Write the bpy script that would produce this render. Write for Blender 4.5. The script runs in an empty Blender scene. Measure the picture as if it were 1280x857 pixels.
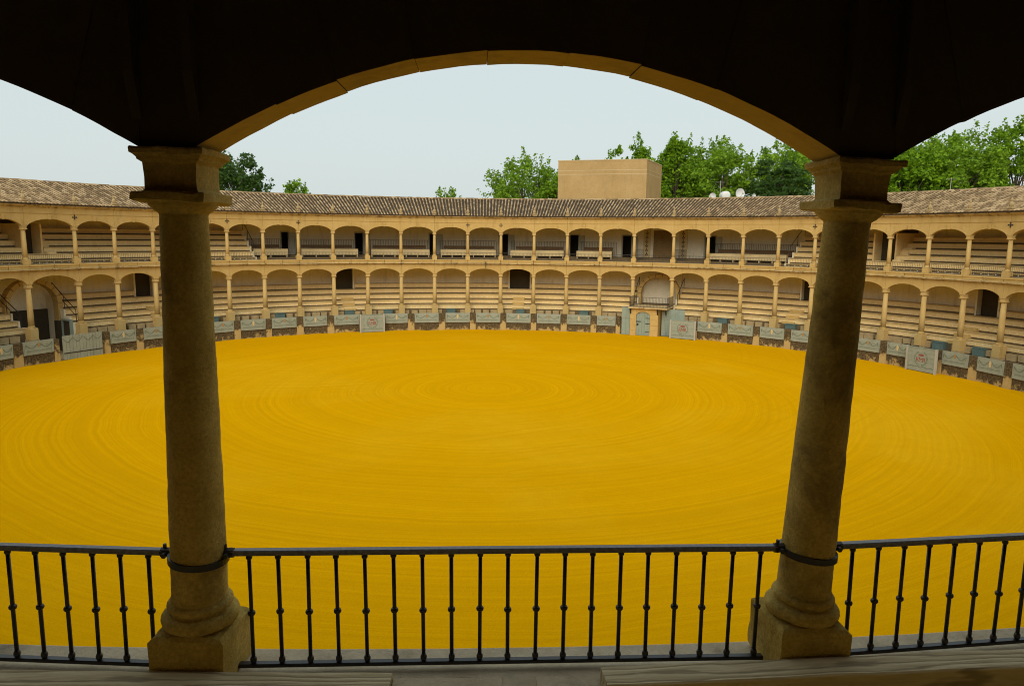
import bpy, bmesh, math, random
from math import sin, cos, pi, radians, sqrt
from mathutils import Vector, Matrix, noise
random.seed(7)
S = bpy.context.scene
C = S.collection

# ------------------------------------------------------------------ camera, sky, sun, exposure
F, PITCH, ROLL, YAW = 903.15, 0.14637, 0.01037, 0.04119
CAM = Vector((0.0, -36.974, 8.798))
cd = bpy.data.cameras.new('camera'); cam = bpy.data.objects.new('camera', cd); C.objects.link(cam)
cd.sensor_width = 36.0; cd.lens = F / 1280 * 36.0; cd.clip_start = 0.05; cd.clip_end = 6000
fx = Vector((cos(YAW), -sin(YAW), 0))
fw = Vector((sin(YAW) * cos(PITCH), cos(YAW) * cos(PITCH), -sin(PITCH)))
up = fx.cross(fw)
r_ = fx * cos(ROLL) + up * sin(ROLL); u_ = -fx * sin(ROLL) + up * cos(ROLL)
M = Matrix((r_, u_, -fw)).transposed().to_4x4(); M.translation = CAM
cam.matrix_world = M
S.camera = cam

SUN_EL, SUN_AZ = radians(33), radians(194)          # azimuth measured from +Y towards +X
W = bpy.data.worlds.new('World'); S.world = W; W.use_nodes = True
nt = W.node_tree; nt.nodes.clear()
sky = nt.nodes.new('ShaderNodeTexSky'); sky.sky_type = 'NISHITA'; sky.sun_disc = False
sky.sun_elevation = SUN_EL; sky.sun_rotation = SUN_AZ; sky.air_density = 1.3; sky.dust_density = 4.0; sky.ozone_density = 1.0
mx = nt.nodes.new('ShaderNodeMix'); mx.data_type = 'RGBA'; mx.inputs[0].default_value = 0.88
nt.links.new(sky.outputs[0], mx.inputs[6]); mx.inputs[7].default_value = (4.85, 5.45, 5.42, 1)   # even overcast veil
bg = nt.nodes.new('ShaderNodeBackground'); bg.inputs[1].default_value = 0.10
nt.links.new(mx.outputs[2], bg.inputs[0])
wo = nt.nodes.new('ShaderNodeOutputWorld'); nt.links.new(bg.outputs[0], wo.inputs[0])

sl = bpy.data.lights.new('sun', 'SUN'); sl.energy = 1.5; sl.angle = radians(50); sl.color = (1.0, 0.91, 0.76)
so = bpy.data.objects.new('sun', sl); C.objects.link(so)
sd = Vector((sin(SUN_AZ) * cos(SUN_EL), cos(SUN_AZ) * cos(SUN_EL), sin(SUN_EL)))
so.rotation_euler = sd.to_track_quat('Z', 'Y').to_euler(); so.location = (0, -20, 60)

vs = S.view_settings; vs.view_transform = 'Standard'; vs.look = 'None'; vs.exposure = 0.52
S.cycles.max_bounces = 10; S.cycles.diffuse_bounces = 6; S.cycles.filter_width = 1.0; vs.gamma = 1.0
try: vs.use_curve_mapping = False
except Exception: pass

# ------------------------------------------------------------------ geometry constants (metres)
EY = 0.96949                     # the ring is very slightly oval
RC = 34.5                        # column ring
RB = 31.9                        # inner face of the barrier
Z_LB, Z_LC, Z_UB, Z_UC = 1.375, 5.232, 6.528, 9.179
RISE = 0.43
COLS = [-1.4583, -1.3801, -1.3002, -1.2189, -1.1361, -1.0307, -0.945, -0.8582, -0.7704, -0.6817, -0.5922, -0.5018, -0.4109, -0.3194, -0.2274, -0.1351, -0.0425, 0.0502, 0.1431, 0.2359, 0.3286, 0.4211, 0.5282, 0.62, 0.7112, 0.8018, 0.8918, 0.9809, 1.0692, 1.1565, 1.2427, 1.3277, 1.4115, 1.4939, 1.5749, 1.6543, 1.7321]
def ct(i): return COLS[i + 4]
I0, I1 = -2, 29                  # far columns built
AL = 0.09276; PH0 = -0.00427
NEAR = [pi + PH0 + (k - 0.5) * AL for k in range(-2, 4)]
LEAN = [0, 0, -.045, -.012, 0, 0]; SHIFT = [0, 0, .045, 0, 0, 0]          # the two old columns stand slightly out of plumb
NB = [t + d/RC for t, d in zip(NEAR, SHIFT)]; NT = [t + d/RC + l*2.62/RC for t, d, l in zip(NEAR, SHIFT, LEAN)]   # near columns; 2 and 3 flank the view

def P(t, R, z): return (R * sin(t), EY * R * cos(t), z)
ORD = ['first','second','third','fourth','fifth','sixth','seventh','eighth','ninth','tenth','eleventh','twelfth','thirteenth','fourteenth','fifteenth','sixteenth','seventeenth','eighteenth','nineteenth','twentieth','twenty-first','twenty-second','twenty-third','twenty-fourth','twenty-fifth','twenty-sixth','twenty-seventh','twenty-eighth','twenty-ninth','thirtieth','thirty-first','thirty-second','thirty-third']

# ------------------------------------------------------------------ materials
def N(t, k, **kw):
    n = t.nodes.new(k)
    for a, b in kw.items(): setattr(n, a, b)
    return n
def ramp(t, src, stops):
    r = N(t, 'ShaderNodeValToRGB'); el = r.color_ramp.elements
    while len(el) > 1: el.remove(el[-1])
    el[0].position = stops[0][0]; el[0].color = stops[0][1]
    for p_, c_ in stops[1:]:
        e = el.new(p_); e.color = c_
    t.links.new(src, r.inputs[0]); return r.outputs[0]
def c4(c): return (c[0], c[1], c[2], 1)
def bw(v): return (v, v, v, 1)
def noise_n(t, vec, scale, detail=5, rough=.6, dist=0):
    n = N(t, 'ShaderNodeTexNoise'); n.inputs['Scale'].default_value = scale; n.inputs['Detail'].default_value = detail
    n.inputs['Roughness'].default_value = rough; n.inputs['Distortion'].default_value = dist
    t.links.new(vec, n.inputs['Vector']); return n.outputs['Fac']
def mixc(t, fac, a, b, mode='MIX'):
    m = N(t, 'ShaderNodeMix', data_type='RGBA', blend_type=mode)
    for s, v in ((m.inputs[0], fac), (m.inputs[6], a), (m.inputs[7], b)):
        if hasattr(v, 'is_linked'): t.links.new(v, s)
        elif isinstance(v, (int, float)): s.default_value = v
        else: s.default_value = c4(v)
    return m.outputs[2]
def mapping(t, vec, scale):
    m = N(t, 'ShaderNodeMapping'); m.inputs['Scale'].default_value = scale; t.links.new(vec, m.inputs['Vector']); return m.outputs[0]
MATS = {}
def base_mat(name, rough=.85, spec=.25, metal=0):
    m = bpy.data.materials.new(name); m.use_nodes = True; t = m.node_tree
    b = t.nodes['Principled BSDF']; b.inputs['Roughness'].default_value = rough; b.inputs['Metallic'].default_value = metal
    b.inputs['Specular IOR Level'].default_value = spec
    g = N(t, 'ShaderNodeNewGeometry'); MATS[name] = m
    return m, t, b, g
def bump(t, b, h, strength, dist=.02):
    n = N(t, 'ShaderNodeBump'); n.inputs['Strength'].default_value = strength; n.inputs['Distance'].default_value = dist
    t.links.new(h, n.inputs['Height']); t.links.new(n.outputs[0], b.inputs['Normal'])
def stone(name, c1, c2, stain=None, amt=.35, sc=1.2, fine=14, bs=.35, bd=.02, rough=.9, island=0.0, streak=True, mott=.32):
    m, t, b, g = base_mat(name, rough)
    pos = g.outputs['Position']
    n1 = noise_n(t, pos, sc, 6, .62); n2 = noise_n(t, pos, fine, 6, .7)
    col = mixc(t, ramp(t, n1, [(.32, bw(0)), (.68, bw(1))]), c1, c2)
    col = mixc(t, ramp(t, n2, [(.35, bw(.0)), (.72, bw(mott))]), col, [v * (.62 if mott < .4 else .42) for v in c1])
    if stain:
        v = mapping(t, pos, (1.6, 1.6, .35)) if streak else pos
        n3 = noise_n(t, v, 1.5 if streak else 2.2, 7, .7, .3)
        col = mixc(t, ramp(t, n3, [(.52, bw(0)), (.7, bw(amt))]), col, stain)
    if island:
        col = mixc(t, island, col, ramp(t, g.outputs['Random Per Island'], [(0, c4([v * .42 for v in c1])), (.5, c4(c1)), (1, c4([min(1, v * 1.25) for v in c2]))]))
    t.links.new(col, b.inputs['Base Color'])
    n5 = noise_n(t, pos, fine * 2.2, 8, .75)
    bump(t, b, n5, bs, bd); return m
stone('facade_stone', (.52, .35, .115), (.585, .41, .155), (.26, .17, .06), .40, .9, 9, .3)
stone('column_stone', (.53, .36, .125), (.59, .42, .17), (.25, .16, .06), .4, 1.5, 12, .3)
stone('trim_stone', (.46, .33, .15), (.66, .52, .28), (.06, .045, .025), .95, 1.3, 8, .5)
stone('seat_stone', (.76, .55, .24), (.82, .62, .30), (.40, .28, .11), .40, 1.1, 10, .25, streak=False)
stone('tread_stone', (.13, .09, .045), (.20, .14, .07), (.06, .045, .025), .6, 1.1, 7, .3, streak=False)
stone('slab_stone', (.56, .41, .18), (.64, .48, .23), (.25, .17, .07), .5, 1.3, 9, .3, streak=False)
stone('shaded_stone', (.075, .05, .018), (.10, .07, .026), None, 0, 2.2, 26, .6, .01)  # near arch stone with the gallery's shade painted into its colour
stone('plaster', (.76, .68, .50), (.84, .76, .58), (.40, .30, .16), .4, .6, 6, .15)
stone('rough_stone', (.36, .26, .125), (.50, .38, .20), (.10, .07, .04), .7, 3.0, 12, .8, .03, streak=False, island=.35)
stone('near_stone', (.58, .39, .075), (.80, .57, .16), (.15, .10, .035), .75, 4.5, 55, 1.0, .010, streak=False, mott=.62)
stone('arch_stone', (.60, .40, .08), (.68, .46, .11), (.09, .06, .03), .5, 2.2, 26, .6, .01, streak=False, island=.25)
stone('ledge_stone', (.50, .40, .26), (.70, .58, .40), (.16, .13, .09), .7, 4, 30, .7, .008, streak=False)
stone('dimmed_plaster', (.10, .075, .04), (.14, .105, .055), None, 0, 1, 6, .2)  # plaster darkened for the unlit near back wall, cuts bounced light
stone('dark_passage', (.055, .042, .024), (.075, .058, .034), None, 0, 1, 6, .1)  # unlit depth of the openings painted in as dark brown
stone('brick_wall', (.44, .285, .115), (.53, .355, .155), (.33, .215, .09), .4, .5, 5, .2)
stone('brick_band', (.56, .41, .22), (.60, .44, .24), None, 0, .5, 4, .1)
stone('soil', (.34, .26, .14), (.42, .33, .18), (.2, .15, .08), .4, .4, 5, .3, streak=False)
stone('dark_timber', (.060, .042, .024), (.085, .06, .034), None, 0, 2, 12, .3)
stone('roof_deck', (.045, .032, .02), (.075, .052, .03), None, 0, 2, 8, .3)
stone('tile', (.30, .20, .10), (.46, .34, .195), (.10, .07, .04), .6, 2.0, 10, .3, .01, island=.75, streak=False)
stone('pale_paint', (.29, .32, .255), (.35, .375, .30), (.20, .20, .13), .5, 2.2, 16, .2, .01, .7)
stone('hatch_paint', (.09, .14, .13), (.12, .18, .16), None, 0, 2, 12, .2)
stone('teal_paint', (.25, .31, .255), (.30, .36, .30), (.13, .17, .14), .4, 2.2, 12, .2, .01, .7)
stone('grey_post', (.42, .41, .34), (.48, .46, .38), (.25, .22, .16), .4, 3, 14, .2, .01, .8)
stone('garland_paint', (.12, .17, .115), (.15, .20, .135), None, 0, 5, 20, .05)
stone('ochre_paint', (.36, .22, .08), (.42, .27, .11), None, 0, 5, 20, .05)
stone('red_paint', (.28, .05, .03), (.32, .07, .04), None, 0, 5, 20, .05)
stone('cream_paint', (.60, .46, .23), (.67, .53, .29), (.4, .3, .15), .3, 2, 12, .15)
stone('brown_wood', (.13, .075, .035), (.19, .115, .055), None, 0, 3, 14, .3)
stone('carved_wood', (.23, .145, .06), (.31, .20, .085), (.09, .055, .02), .5, 4, 18, .5)
stone('white_shell', (.72, .73, .72), (.78, .79, .78), None, 0, 2, 8, .05, .01, .5)
def metal(name, c, rough):
    m, t, b, g = base_mat(name, rough, .5, .0)
    n = noise_n(t, g.outputs['Position'], 40, 4)
    t.links.new(mixc(t, ramp(t, n, [(.4, bw(0)), (.7, bw(1))]), c, [v * 1.8 + .006 for v in c]), b.inputs['Base Color']); bump(t, b, n, .15, .004)
metal('black_iron', (.012, .010, .011), .42)
metal('rail_iron', (.10, .095, .105), .38)
metal('far_iron', (.030, .026, .022), .6)
def wood_mat():
    m, t, b, g = base_mat('weathered_wood', .82)
    tc = N(t, 'ShaderNodeTexCoord'); v = mapping(t, tc.outputs['Object'], (1.0, 9, 9))
    n1 = noise_n(t, v, 2.2, 7, .62, 1.1)
    wv = N(t, 'ShaderNodeTexWave', wave_type='BANDS', bands_direction='Y'); wv.inputs['Scale'].default_value = .9
    wv.inputs['Distortion'].default_value = 14; wv.inputs['Detail'].default_value = 4; wv.inputs['Detail Scale'].default_value = .7
    t.links.new(mapping(t, tc.outputs['Object'], (1.3, 8, 8)), wv.inputs['Vector'])
    col = mixc(t, ramp(t, n1, [(.3, bw(0)), (.7, bw(1))]), (.50, .40, .22), (.70, .58, .36))
    col = mixc(t, ramp(t, wv.outputs['Fac'], [(.0, bw(.6)), (.25, bw(.0))]), col, (.13, .09, .04))
    t.links.new(col, b.inputs['Base Color']); bump(t, b, wv.outputs['Fac'], .5, .006)
wood_mat()
def barrier_mat(name, lo, hi):
    m, t, b, g = base_mat(name, .95)
    pos = g.outputs['Position']
    n1 = noise_n(t, pos, 2.6, 8, .72, .4); n2 = noise_n(t, pos, 9, 6, .7); n3 = noise_n(t, pos, 1.1, 5, .6)
    pl = mixc(t, n2, (.40, .28, .10), (.55, .40, .17))
    rub = mixc(t, ramp(t, n2, [(.35, bw(0)), (.65, bw(1))]), (.035, .026, .014), (.17, .12, .055))
    # plaster has peeled unevenly off the upper half of the wall and left dark rubble
    sx = N(t, 'ShaderNodeSeparateXYZ'); t.links.new(pos, sx.inputs[0])
    a = N(t, 'ShaderNodeMath', operation='MULTIPLY_ADD'); t.links.new(n1, a.inputs[0]); a.inputs[1].default_value = 2.6; t.links.new(sx.outputs[2], a.inputs[2])
    a2 = N(t, 'ShaderNodeMath', operation='MULTIPLY_ADD'); t.links.new(n3, a2.inputs[0]); a2.inputs[1].default_value = 1.0; t.links.new(a.outputs[0], a2.inputs[2])
    f = ramp(t, a2.outputs[0], [(0, bw(0)), (1, bw(1))])
    mr = N(t, 'ShaderNodeMapRange'); mr.inputs[1].default_value = lo; mr.inputs[2].default_value = hi; t.links.new(a2.outputs[0], mr.inputs[0])
    t.links.new(mixc(t, mr.outputs[0], pl, rub), b.inputs['Base Color']); bump(t, b, n1, .9, .06)
barrier_mat('barrier_masonry', 1.72, 2.02); barrier_mat('pier_masonry', 2.45, 2.7)
def sand_mat():
    m, t, b, g = base_mat('yellow_sand', 1.0, .0)
    pos = g.outputs['Position']
    off = N(t, 'ShaderNodeVectorMath', operation='SUBTRACT'); t.links.new(pos, off.inputs[0]); off.inputs[1].default_value = (.75, 4.95, 0)
    nz = N(t, 'ShaderNodeTexNoise'); nz.inputs['Scale'].default_value = .12; nz.inputs['Detail'].default_value = 3; t.links.new(pos, nz.inputs['Vector'])
    sc = N(t, 'ShaderNodeVectorMath', operation='SCALE'); t.links.new(nz.outputs['Color'], sc.inputs[0]); sc.inputs['Scale'].default_value = .9
    ad = N(t, 'ShaderNodeVectorMath', operation='ADD'); t.links.new(off.outputs[0], ad.inputs[0]); t.links.new(sc.outputs[0], ad.inputs[1])
    v = mapping(t, ad.outputs[0], (1, 1.0, 0))
    ln = N(t, 'ShaderNodeVectorMath', operation='LENGTH'); t.links.new(v, ln.inputs[0])
    cmb = N(t, 'ShaderNodeCombineXYZ'); t.links.new(ln.outputs['Value'], cmb.inputs[0])
    r1 = noise_n(t, cmb.outputs[0], 4.6, 4, .8)           # rake furrows: vary only with the distance from the rake centre
    r2 = noise_n(t, cmb.outputs[0], .55, 3, .6)
    o2 = N(t, 'ShaderNodeVectorMath', operation='SUBTRACT'); t.links.new(ad.outputs[0], o2.inputs[0]); o2.inputs[1].default_value = (-14, 22, 0)
    l2 = N(t, 'ShaderNodeVectorMath', operation='LENGTH'); t.links.new(mapping(t, o2.outputs[0], (1, 1, 0)), l2.inputs[0])
    c2 = N(t, 'ShaderNodeCombineXYZ'); t.links.new(l2.outputs['Value'], c2.inputs[0])
    r3 = noise_n(t, c2.outputs[0], 2.6, 4, .75); msk = noise_n(t, pos, .09, 2, .5)
    big = noise_n(t, pos, .07, 4, .6); grain = noise_n(t, pos, 22, 5, .8); med = noise_n(t, pos, 1.3, 5, .7)
    col = mixc(t, ramp(t, r1, [(.40, bw(0)), (.60, bw(1))]), (.640, .318, .001), (.760, .388, .001))
    col = mixc(t, ramp(t, r2, [(.38, bw(0)), (.66, bw(.5))]), col, (.60, .295, .001))
    col = mixc(t, ramp(t, big, [(.50, bw(0)), (.66, bw(.42))]), col, (.74, .42, .012))
    col = mixc(t, ramp(t, med, [(.3, bw(.25)), (.6, bw(0))]), col, (.58, .285, .001))
    col = mixc(t, ramp(t, grain, [(.30, bw(.4)), (.5, bw(0))]), col, (.40, .195, .001))
    trk = N(t, 'ShaderNodeMath', operation='MULTIPLY'); t.links.new(ramp(t, msk, [(.48, bw(0)), (.60, bw(1))]), trk.inputs[0]); t.links.new(ramp(t, r3, [(.50, bw(0)), (.60, bw(.55))]), trk.inputs[1])
    col = mixc(t, trk.outputs[0], col, (.60, .30, .001))      # sweeping tracks of the drag mat
    spk = noise_n(t, pos, 7, 6, .85)
    col = mixc(t, ramp(t, spk, [(.56, bw(0)), (.72, bw(.55))]), col, (.78, .42, .02))
    t.links.new(col, b.inputs['Base Color'])
    sm = N(t, 'ShaderNodeMath', operation='MULTIPLY_ADD'); t.links.new(grain, sm.inputs[0]); sm.inputs[1].default_value = .5; t.links.new(r1, sm.inputs[2])
    bump(t, b, sm.outputs[0], .5, .05)
sand_mat()
def leaf_mat(name, ca, cb, cc):
    m, t, b, g = base_mat(name, .6, .3)
    n = noise_n(t, g.outputs['Position'], .5, 3)
    col = ramp(t, g.outputs['Random Per Island'], [(0, c4(ca)), (.55, c4(cb)), (1, c4(cc))])
    col = mixc(t, ramp(t, n, [(.35, bw(0)), (.65, bw(.45))]), col, ca)
    t.links.new(col, b.inputs['Base Color'])
    tr = N(t, 'ShaderNodeBsdfTranslucent'); t.links.new(mixc(t, .5, col, (.25, .38, .01)), tr.inputs[0])
    ms = N(t, 'ShaderNodeMixShader'); ms.inputs[0].default_value = .30
    t.links.new(b.outputs[0], ms.inputs[1]); t.links.new(tr.outputs[0], ms.inputs[2])
    t.links.new(ms.outputs[0], t.nodes['Material Output'].inputs[0])
leaf_mat('leaf_mid', (.07, .16, .003), (.17, .33, .005), (.30, .48, .012))
leaf_mat('leaf_light', (.10, .20, .006), (.19, .35, .012), (.30, .48, .03))
leaf_mat('leaf_dark', (.022, .06, .012), (.045, .11, .018), (.085, .17, .028))
stone('bark', (.10, .075, .05), (.15, .115, .08), None, 0, 2, 12, .5)

# ------------------------------------------------------------------ mesh helpers
class MB:
    def __init__(s): s.v = []; s.f = []
    def hexa(s, p8):
        o = len(s.v); s.v += [tuple(p) for p in p8]
        s.f += [(o, o+3, o+2, o+1), (o+4, o+5, o+6, o+7), (o, o+1, o+5, o+4), (o+1, o+2, o+6, o+5), (o+2, o+3, o+7, o+6), (o+3, o, o+4, o+7)]
    def box(s, x0, x1, y0, y1, z0, z1):
        s.hexa([(x0,y0,z0),(x1,y0,z0),(x1,y1,z0),(x0,y1,z0),(x0,y0,z1),(x1,y0,z1),(x1,y1,z1),(x0,y1,z1)])
    def grid(s, rows, closed_u=False):      # rows of equal length
        o = len(s.v); n = len(rows[0])
        for r in rows: s.v += [tuple(p) for p in r]
        for i in range(len(rows) - 1):
            for j in range(n if closed_u else n - 1):
                a = o + i*n + j; b = o + i*n + (j+1) % n
                s.f.append((a, b, b + n, a + n))
    def cap(s, idx): s.f.append(tuple(idx))
    def sweep(s, prof, t0, t1, step=.03, caps=True, closed=True):   # prof = [(R, z)...] swept round the ring
        n = max(1, int(math.ceil((t1 - t0) / step)))
        rows = [[P(t0 + (t1-t0)*k/n, R, z) for R, z in prof] for k in range(n + 1)]
        o = len(s.v); s.grid(rows, closed)
        m = len(prof)
        if caps and closed:
            s.f.append(tuple(range(o, o + m))); s.f.append(tuple(range(o + n*m + m - 1, o + n*m - 1, -1)))
    def rbox(s, t0, t1, R0, R1, z0, z1, step=.03):
        s.sweep([(R0, z0), (R1, z0), (R1, z1), (R0, z1)], t0, t1, step)
    def tube(s, pts, r, n=8, caps=True):
        pts = [Vector(p) for p in pts]; rows = []
        rr = r if isinstance(r, (list, tuple)) else [r]*len(pts)
        ref = Vector((0, 0, 1))
        for i, p in enumerate(pts):
            d = (pts[min(i+1, len(pts)-1)] - pts[max(i-1, 0)]).normalized()
            a = d.cross(ref)
            if a.length < .1: a = d.cross(Vector((1, 0, 0)))
            a.normalize(); b = d.cross(a)
            rows.append([p + (a*cos(2*pi*k/n) + b*sin(2*pi*k/n))*rr[i] for k in range(n)])
        o = len(s.v); s.grid(rows, True)
        if caps:
            s.f.append(tuple(range(o, o+n))); m = o + n*(len(pts)-1); s.f.append(tuple(range(m+n-1, m-1, -1)))
    def lathe(s, prof, n=16, jit=0):
        rows = []
        for r, z in prof:
            row = []
            for k in range(n):
                a = 2*pi*k/n; q = r
                if jit: q += jit*noise.noise(Vector((cos(a)*r*15, sin(a)*r*15, z*13 + 3)))
                row.append((q*cos(a), q*sin(a), z))
            rows.append(row)
        o = len(s.v); s.grid(rows, True)
        s.f.append(tuple(range(o+n-1, o-1, -1))); m = o + n*(len(prof)-1); s.f.append(tuple(range(m, m+n)))
    def sloft(s, prof, sub=1, jit=0, seed=0):      # square moulding: prof = [(half width, z)]
        rows = []
        for h, z in prof:
            row = []
            for sx, sy, dx, dy in ((-1,-1,1,0),(1,-1,0,1),(1,1,-1,0),(-1,1,0,-1)):
                for k in range(sub):
                    q = Vector((sx*h + dx*2*h*k/sub, sy*h + dy*2*h*k/sub, z))
                    if jit: q += noise.noise_vector(q*11 + Vector((seed, 0, seed*.7)))*jit
                    row.append(q)
            rows.append(row)
        n = 4*sub; o = len(s.v); s.grid(rows, True)
        s.f.append(tuple(range(o+n-1, o-1, -1))); m = o + n*(len(prof)-1); s.f.append(tuple(range(m, m+n)))
    def mesh(s, name, mat, smooth=False):
        me = bpy.data.meshes.new(name); me.from_pydata(s.v, [], s.f); me.update()
        bm = bmesh.new(); bm.from_mesh(me); bmesh.ops.recalc_face_normals(bm, faces=bm.faces); bm.to_mesh(me); bm.free()
        me.materials.append(MATS[mat])
        if smooth:
            for p_ in me.polygons: p_.use_smooth = True
        return me
    def build(s, name, mat, parent=None, smooth=False, loc=None, rz=None):
        return place(s.mesh(name, mat, smooth), name, parent, loc, rz)
def place(me, name, parent=None, loc=None, rz=None):
    o = bpy.data.objects.new(name, me); C.objects.link(o)
    if loc is not None: o.location = loc
    if rz is not None: o.rotation_euler = (0, 0, rz)
    if parent: o.parent = parent
    return o
def smooth_angle(me, ang=35):
    try:
        me.shade_auto_smooth
    except Exception: pass
    for p_ in me.polygons: p_.use_smooth = True
    try: me.set_sharp_from_angle(angle=radians(ang))
    except Exception: pass
def tag(o, label, cat, group=None):
    o['label'] = label; o['category'] = cat
    if group: o['group'] = group
    return o
def empty(name, loc=(0, 0, 0), rz=0):
    o = bpy.data.objects.new(name, None); C.objects.link(o); o.location = loc; o.rotation_euler = (0, 0, rz); o.empty_display_size = .2
    return o
def kind(o, k): o['kind'] = k; return o

# ------------------------------------------------------------------ ground and sand
g = MB(); g.grid([[(-3000, -3000, -.06), (3000, -3000, -.06)], [(-3000, 3000, -.06), (3000, 3000, -.06)]])
kind(g.build('ground', 'soil'), 'structure')
g = MB(); rows = []
NR, NA = 60, 160
BURL = [(-.3617, -.2897), (.5558, .6298), (1.1982, 1.2717)]
for i in range(NR + 1):
    R = .4 + (RB + .12 - .4)*i/NR; row = []
    for k in range(NA):
        t = 2*pi*k/NA
        z = .018*noise.noise(Vector(P(t, R, 0))*.35) + .012*noise.noise(Vector(P(t, R, 0))*1.1)
        z += .07*max(0, (R - 30.6)/1.3)*(0.6 + .9*noise.noise(Vector(P(t, R, 0))*.7)) if R > 30.6 else 0
        row.append(P(t, R, z))
    rows.append(row)
g.grid(rows, True); g.cap(range(NA))
kind(g.build('arena_sand', 'yellow_sand', smooth=True), 'structure')
g = MB(); g.sweep([(RB + .1, -.03), (RC - .1, -.03)], -pi, pi, .05, False, False)
kind(g.build('passage_floor', 'soil'), 'structure')

# ------------------------------------------------------------------ the bullring building
bull = empty('bullring')
tag(bull, 'round two-tier stone bullring with arcaded galleries, stepped seats and tiled roof', 'bullring')
T0, T1 = ct(I0), ct(I1)

# -- column meshes (local +y points outwards)
def column_meshes(tag_, h, plinth_h, plinth_w, r_bot, r_top, cap_s, near=False):
    n = 56 if near else 14
    j = .0038 if near else 0
    sub = 10 if near else 1
    z0 = plinth_h + .15*(1 if near else .9); z1 = h - .30*cap_s
    m = MB()
    if near: prof = [(r_bot + (r_top - r_bot)*(k/70)**1.25, z0 - .02 + (z1 - z0 + .04)*k/70) for k in range(71)]
    else: prof = [(r_bot, z0 - .02), (r_bot*.985, z0 + (z1-z0)*.35), (r_top, z1 + .02)]
    m.lathe(prof, n, j); shaft = m.mesh('shaft_' + tag_, 'near_stone' if near else 'column_stone', True)
    m = MB(); w = plinth_w/2
    if near: m.sloft([(w - .012, .0), (w, .012)] + [(w, .012 + (plinth_h-.03)*k/6) for k in range(1, 7)] + [(w - .02, plinth_h), (w*.6, plinth_h + .001)], sub, .012, 3)
    else: m.sloft([(w, 0), (w, plinth_h - .03), (w - .03, plinth_h)], 1)
    plinth = m.mesh('plinth_' + tag_, 'near_stone' if near else 'column_stone')
    m = MB(); p = plinth_h; a = r_bot
    def torus(rc, zc, rr, k=8): return [(rc + rr*cos(-pi/2 + pi*i/k), zc + rr*sin(-pi/2 + pi*i/k)) for i in range(k + 1)]
    kk = 8 if near else 3
    prof = torus(a + .014, p + .042, .040, kk) + torus(a + .002, p + .112, .022, kk) + [(a + .004, p + .150), (a - .004, p + .165)]
    m.lathe(prof, n, j*.8); basem = m.mesh('base_' + tag_, 'near_stone' if near else 'column_stone', True)
    # capital: necking, echinus, square abacus, impost die, top cornice
    m = MB(); s = cap_s; q = r_top
    m.lathe([(q, z1), (q + .004, z1 + .010*s), (q + .022*s, z1 + .022*s), (q + .045*s, z1 + .045*s), (q + .052*s, z1 + .062*s)], n, 0)
    d = (.122 if near else .145)*s
    ab = (.168 if near else .178)*s
    m.sloft([(ab - .012, z1 + .058*s), (ab, z1 + .064*s), (ab, z1 + .098*s), (ab - .008, z1 + .104*s)], sub, .009 if near else 0, 5)
    m.sloft([(d + .012, z1 + .100*s), (d, z1 + .118*s), (d, z1 + .17*s), (d + .002, z1 + .232*s), (d + .018, z1 + .245*s), (d + .020, z1 + .254*s), (ab - .014, z1 + .266*s), (ab - .002, z1 + .272*s), (ab, z1 + .292*s), (ab - .004, z1 + .300*s)], sub, .009 if near else 0, 9)
    cap = m.mesh('capital_' + tag_, 'near_stone' if near else 'column_stone')
    return shaft, plinth, basem, cap
H_U = Z_UC - Z_UB; H_L = Z_LC - Z_LB
CM_U = column_meshes('upper', H_U, .36, .44, .150, .125, 1.05)
CM_L = column_meshes('lower', H_L, .78, .56, .195, .160, 1.2)
CM_N = column_meshes('near', H_U, .285, .375, .136, .107, 1.0, True)
def put_column(ms, t, z, label=None, lean=(0, 0)):
    sh = place(ms[0], 'column', bull, P(t, RC, z), -t)
    if lean[0] or lean[1]:
        sh.rotation_mode = 'XYZ'; sh.rotation_euler = (lean[1], lean[0], -t)
    for me, nm in zip(ms[1:], ('plinth', 'base', 'capital')): place(me, nm, sh)
    if label: sh['label'] = label
for i in range(I0, I1 + 1):
    put_column(CM_U, ct(i), Z_UB); put_column(CM_L, ct(i), Z_LB)

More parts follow.
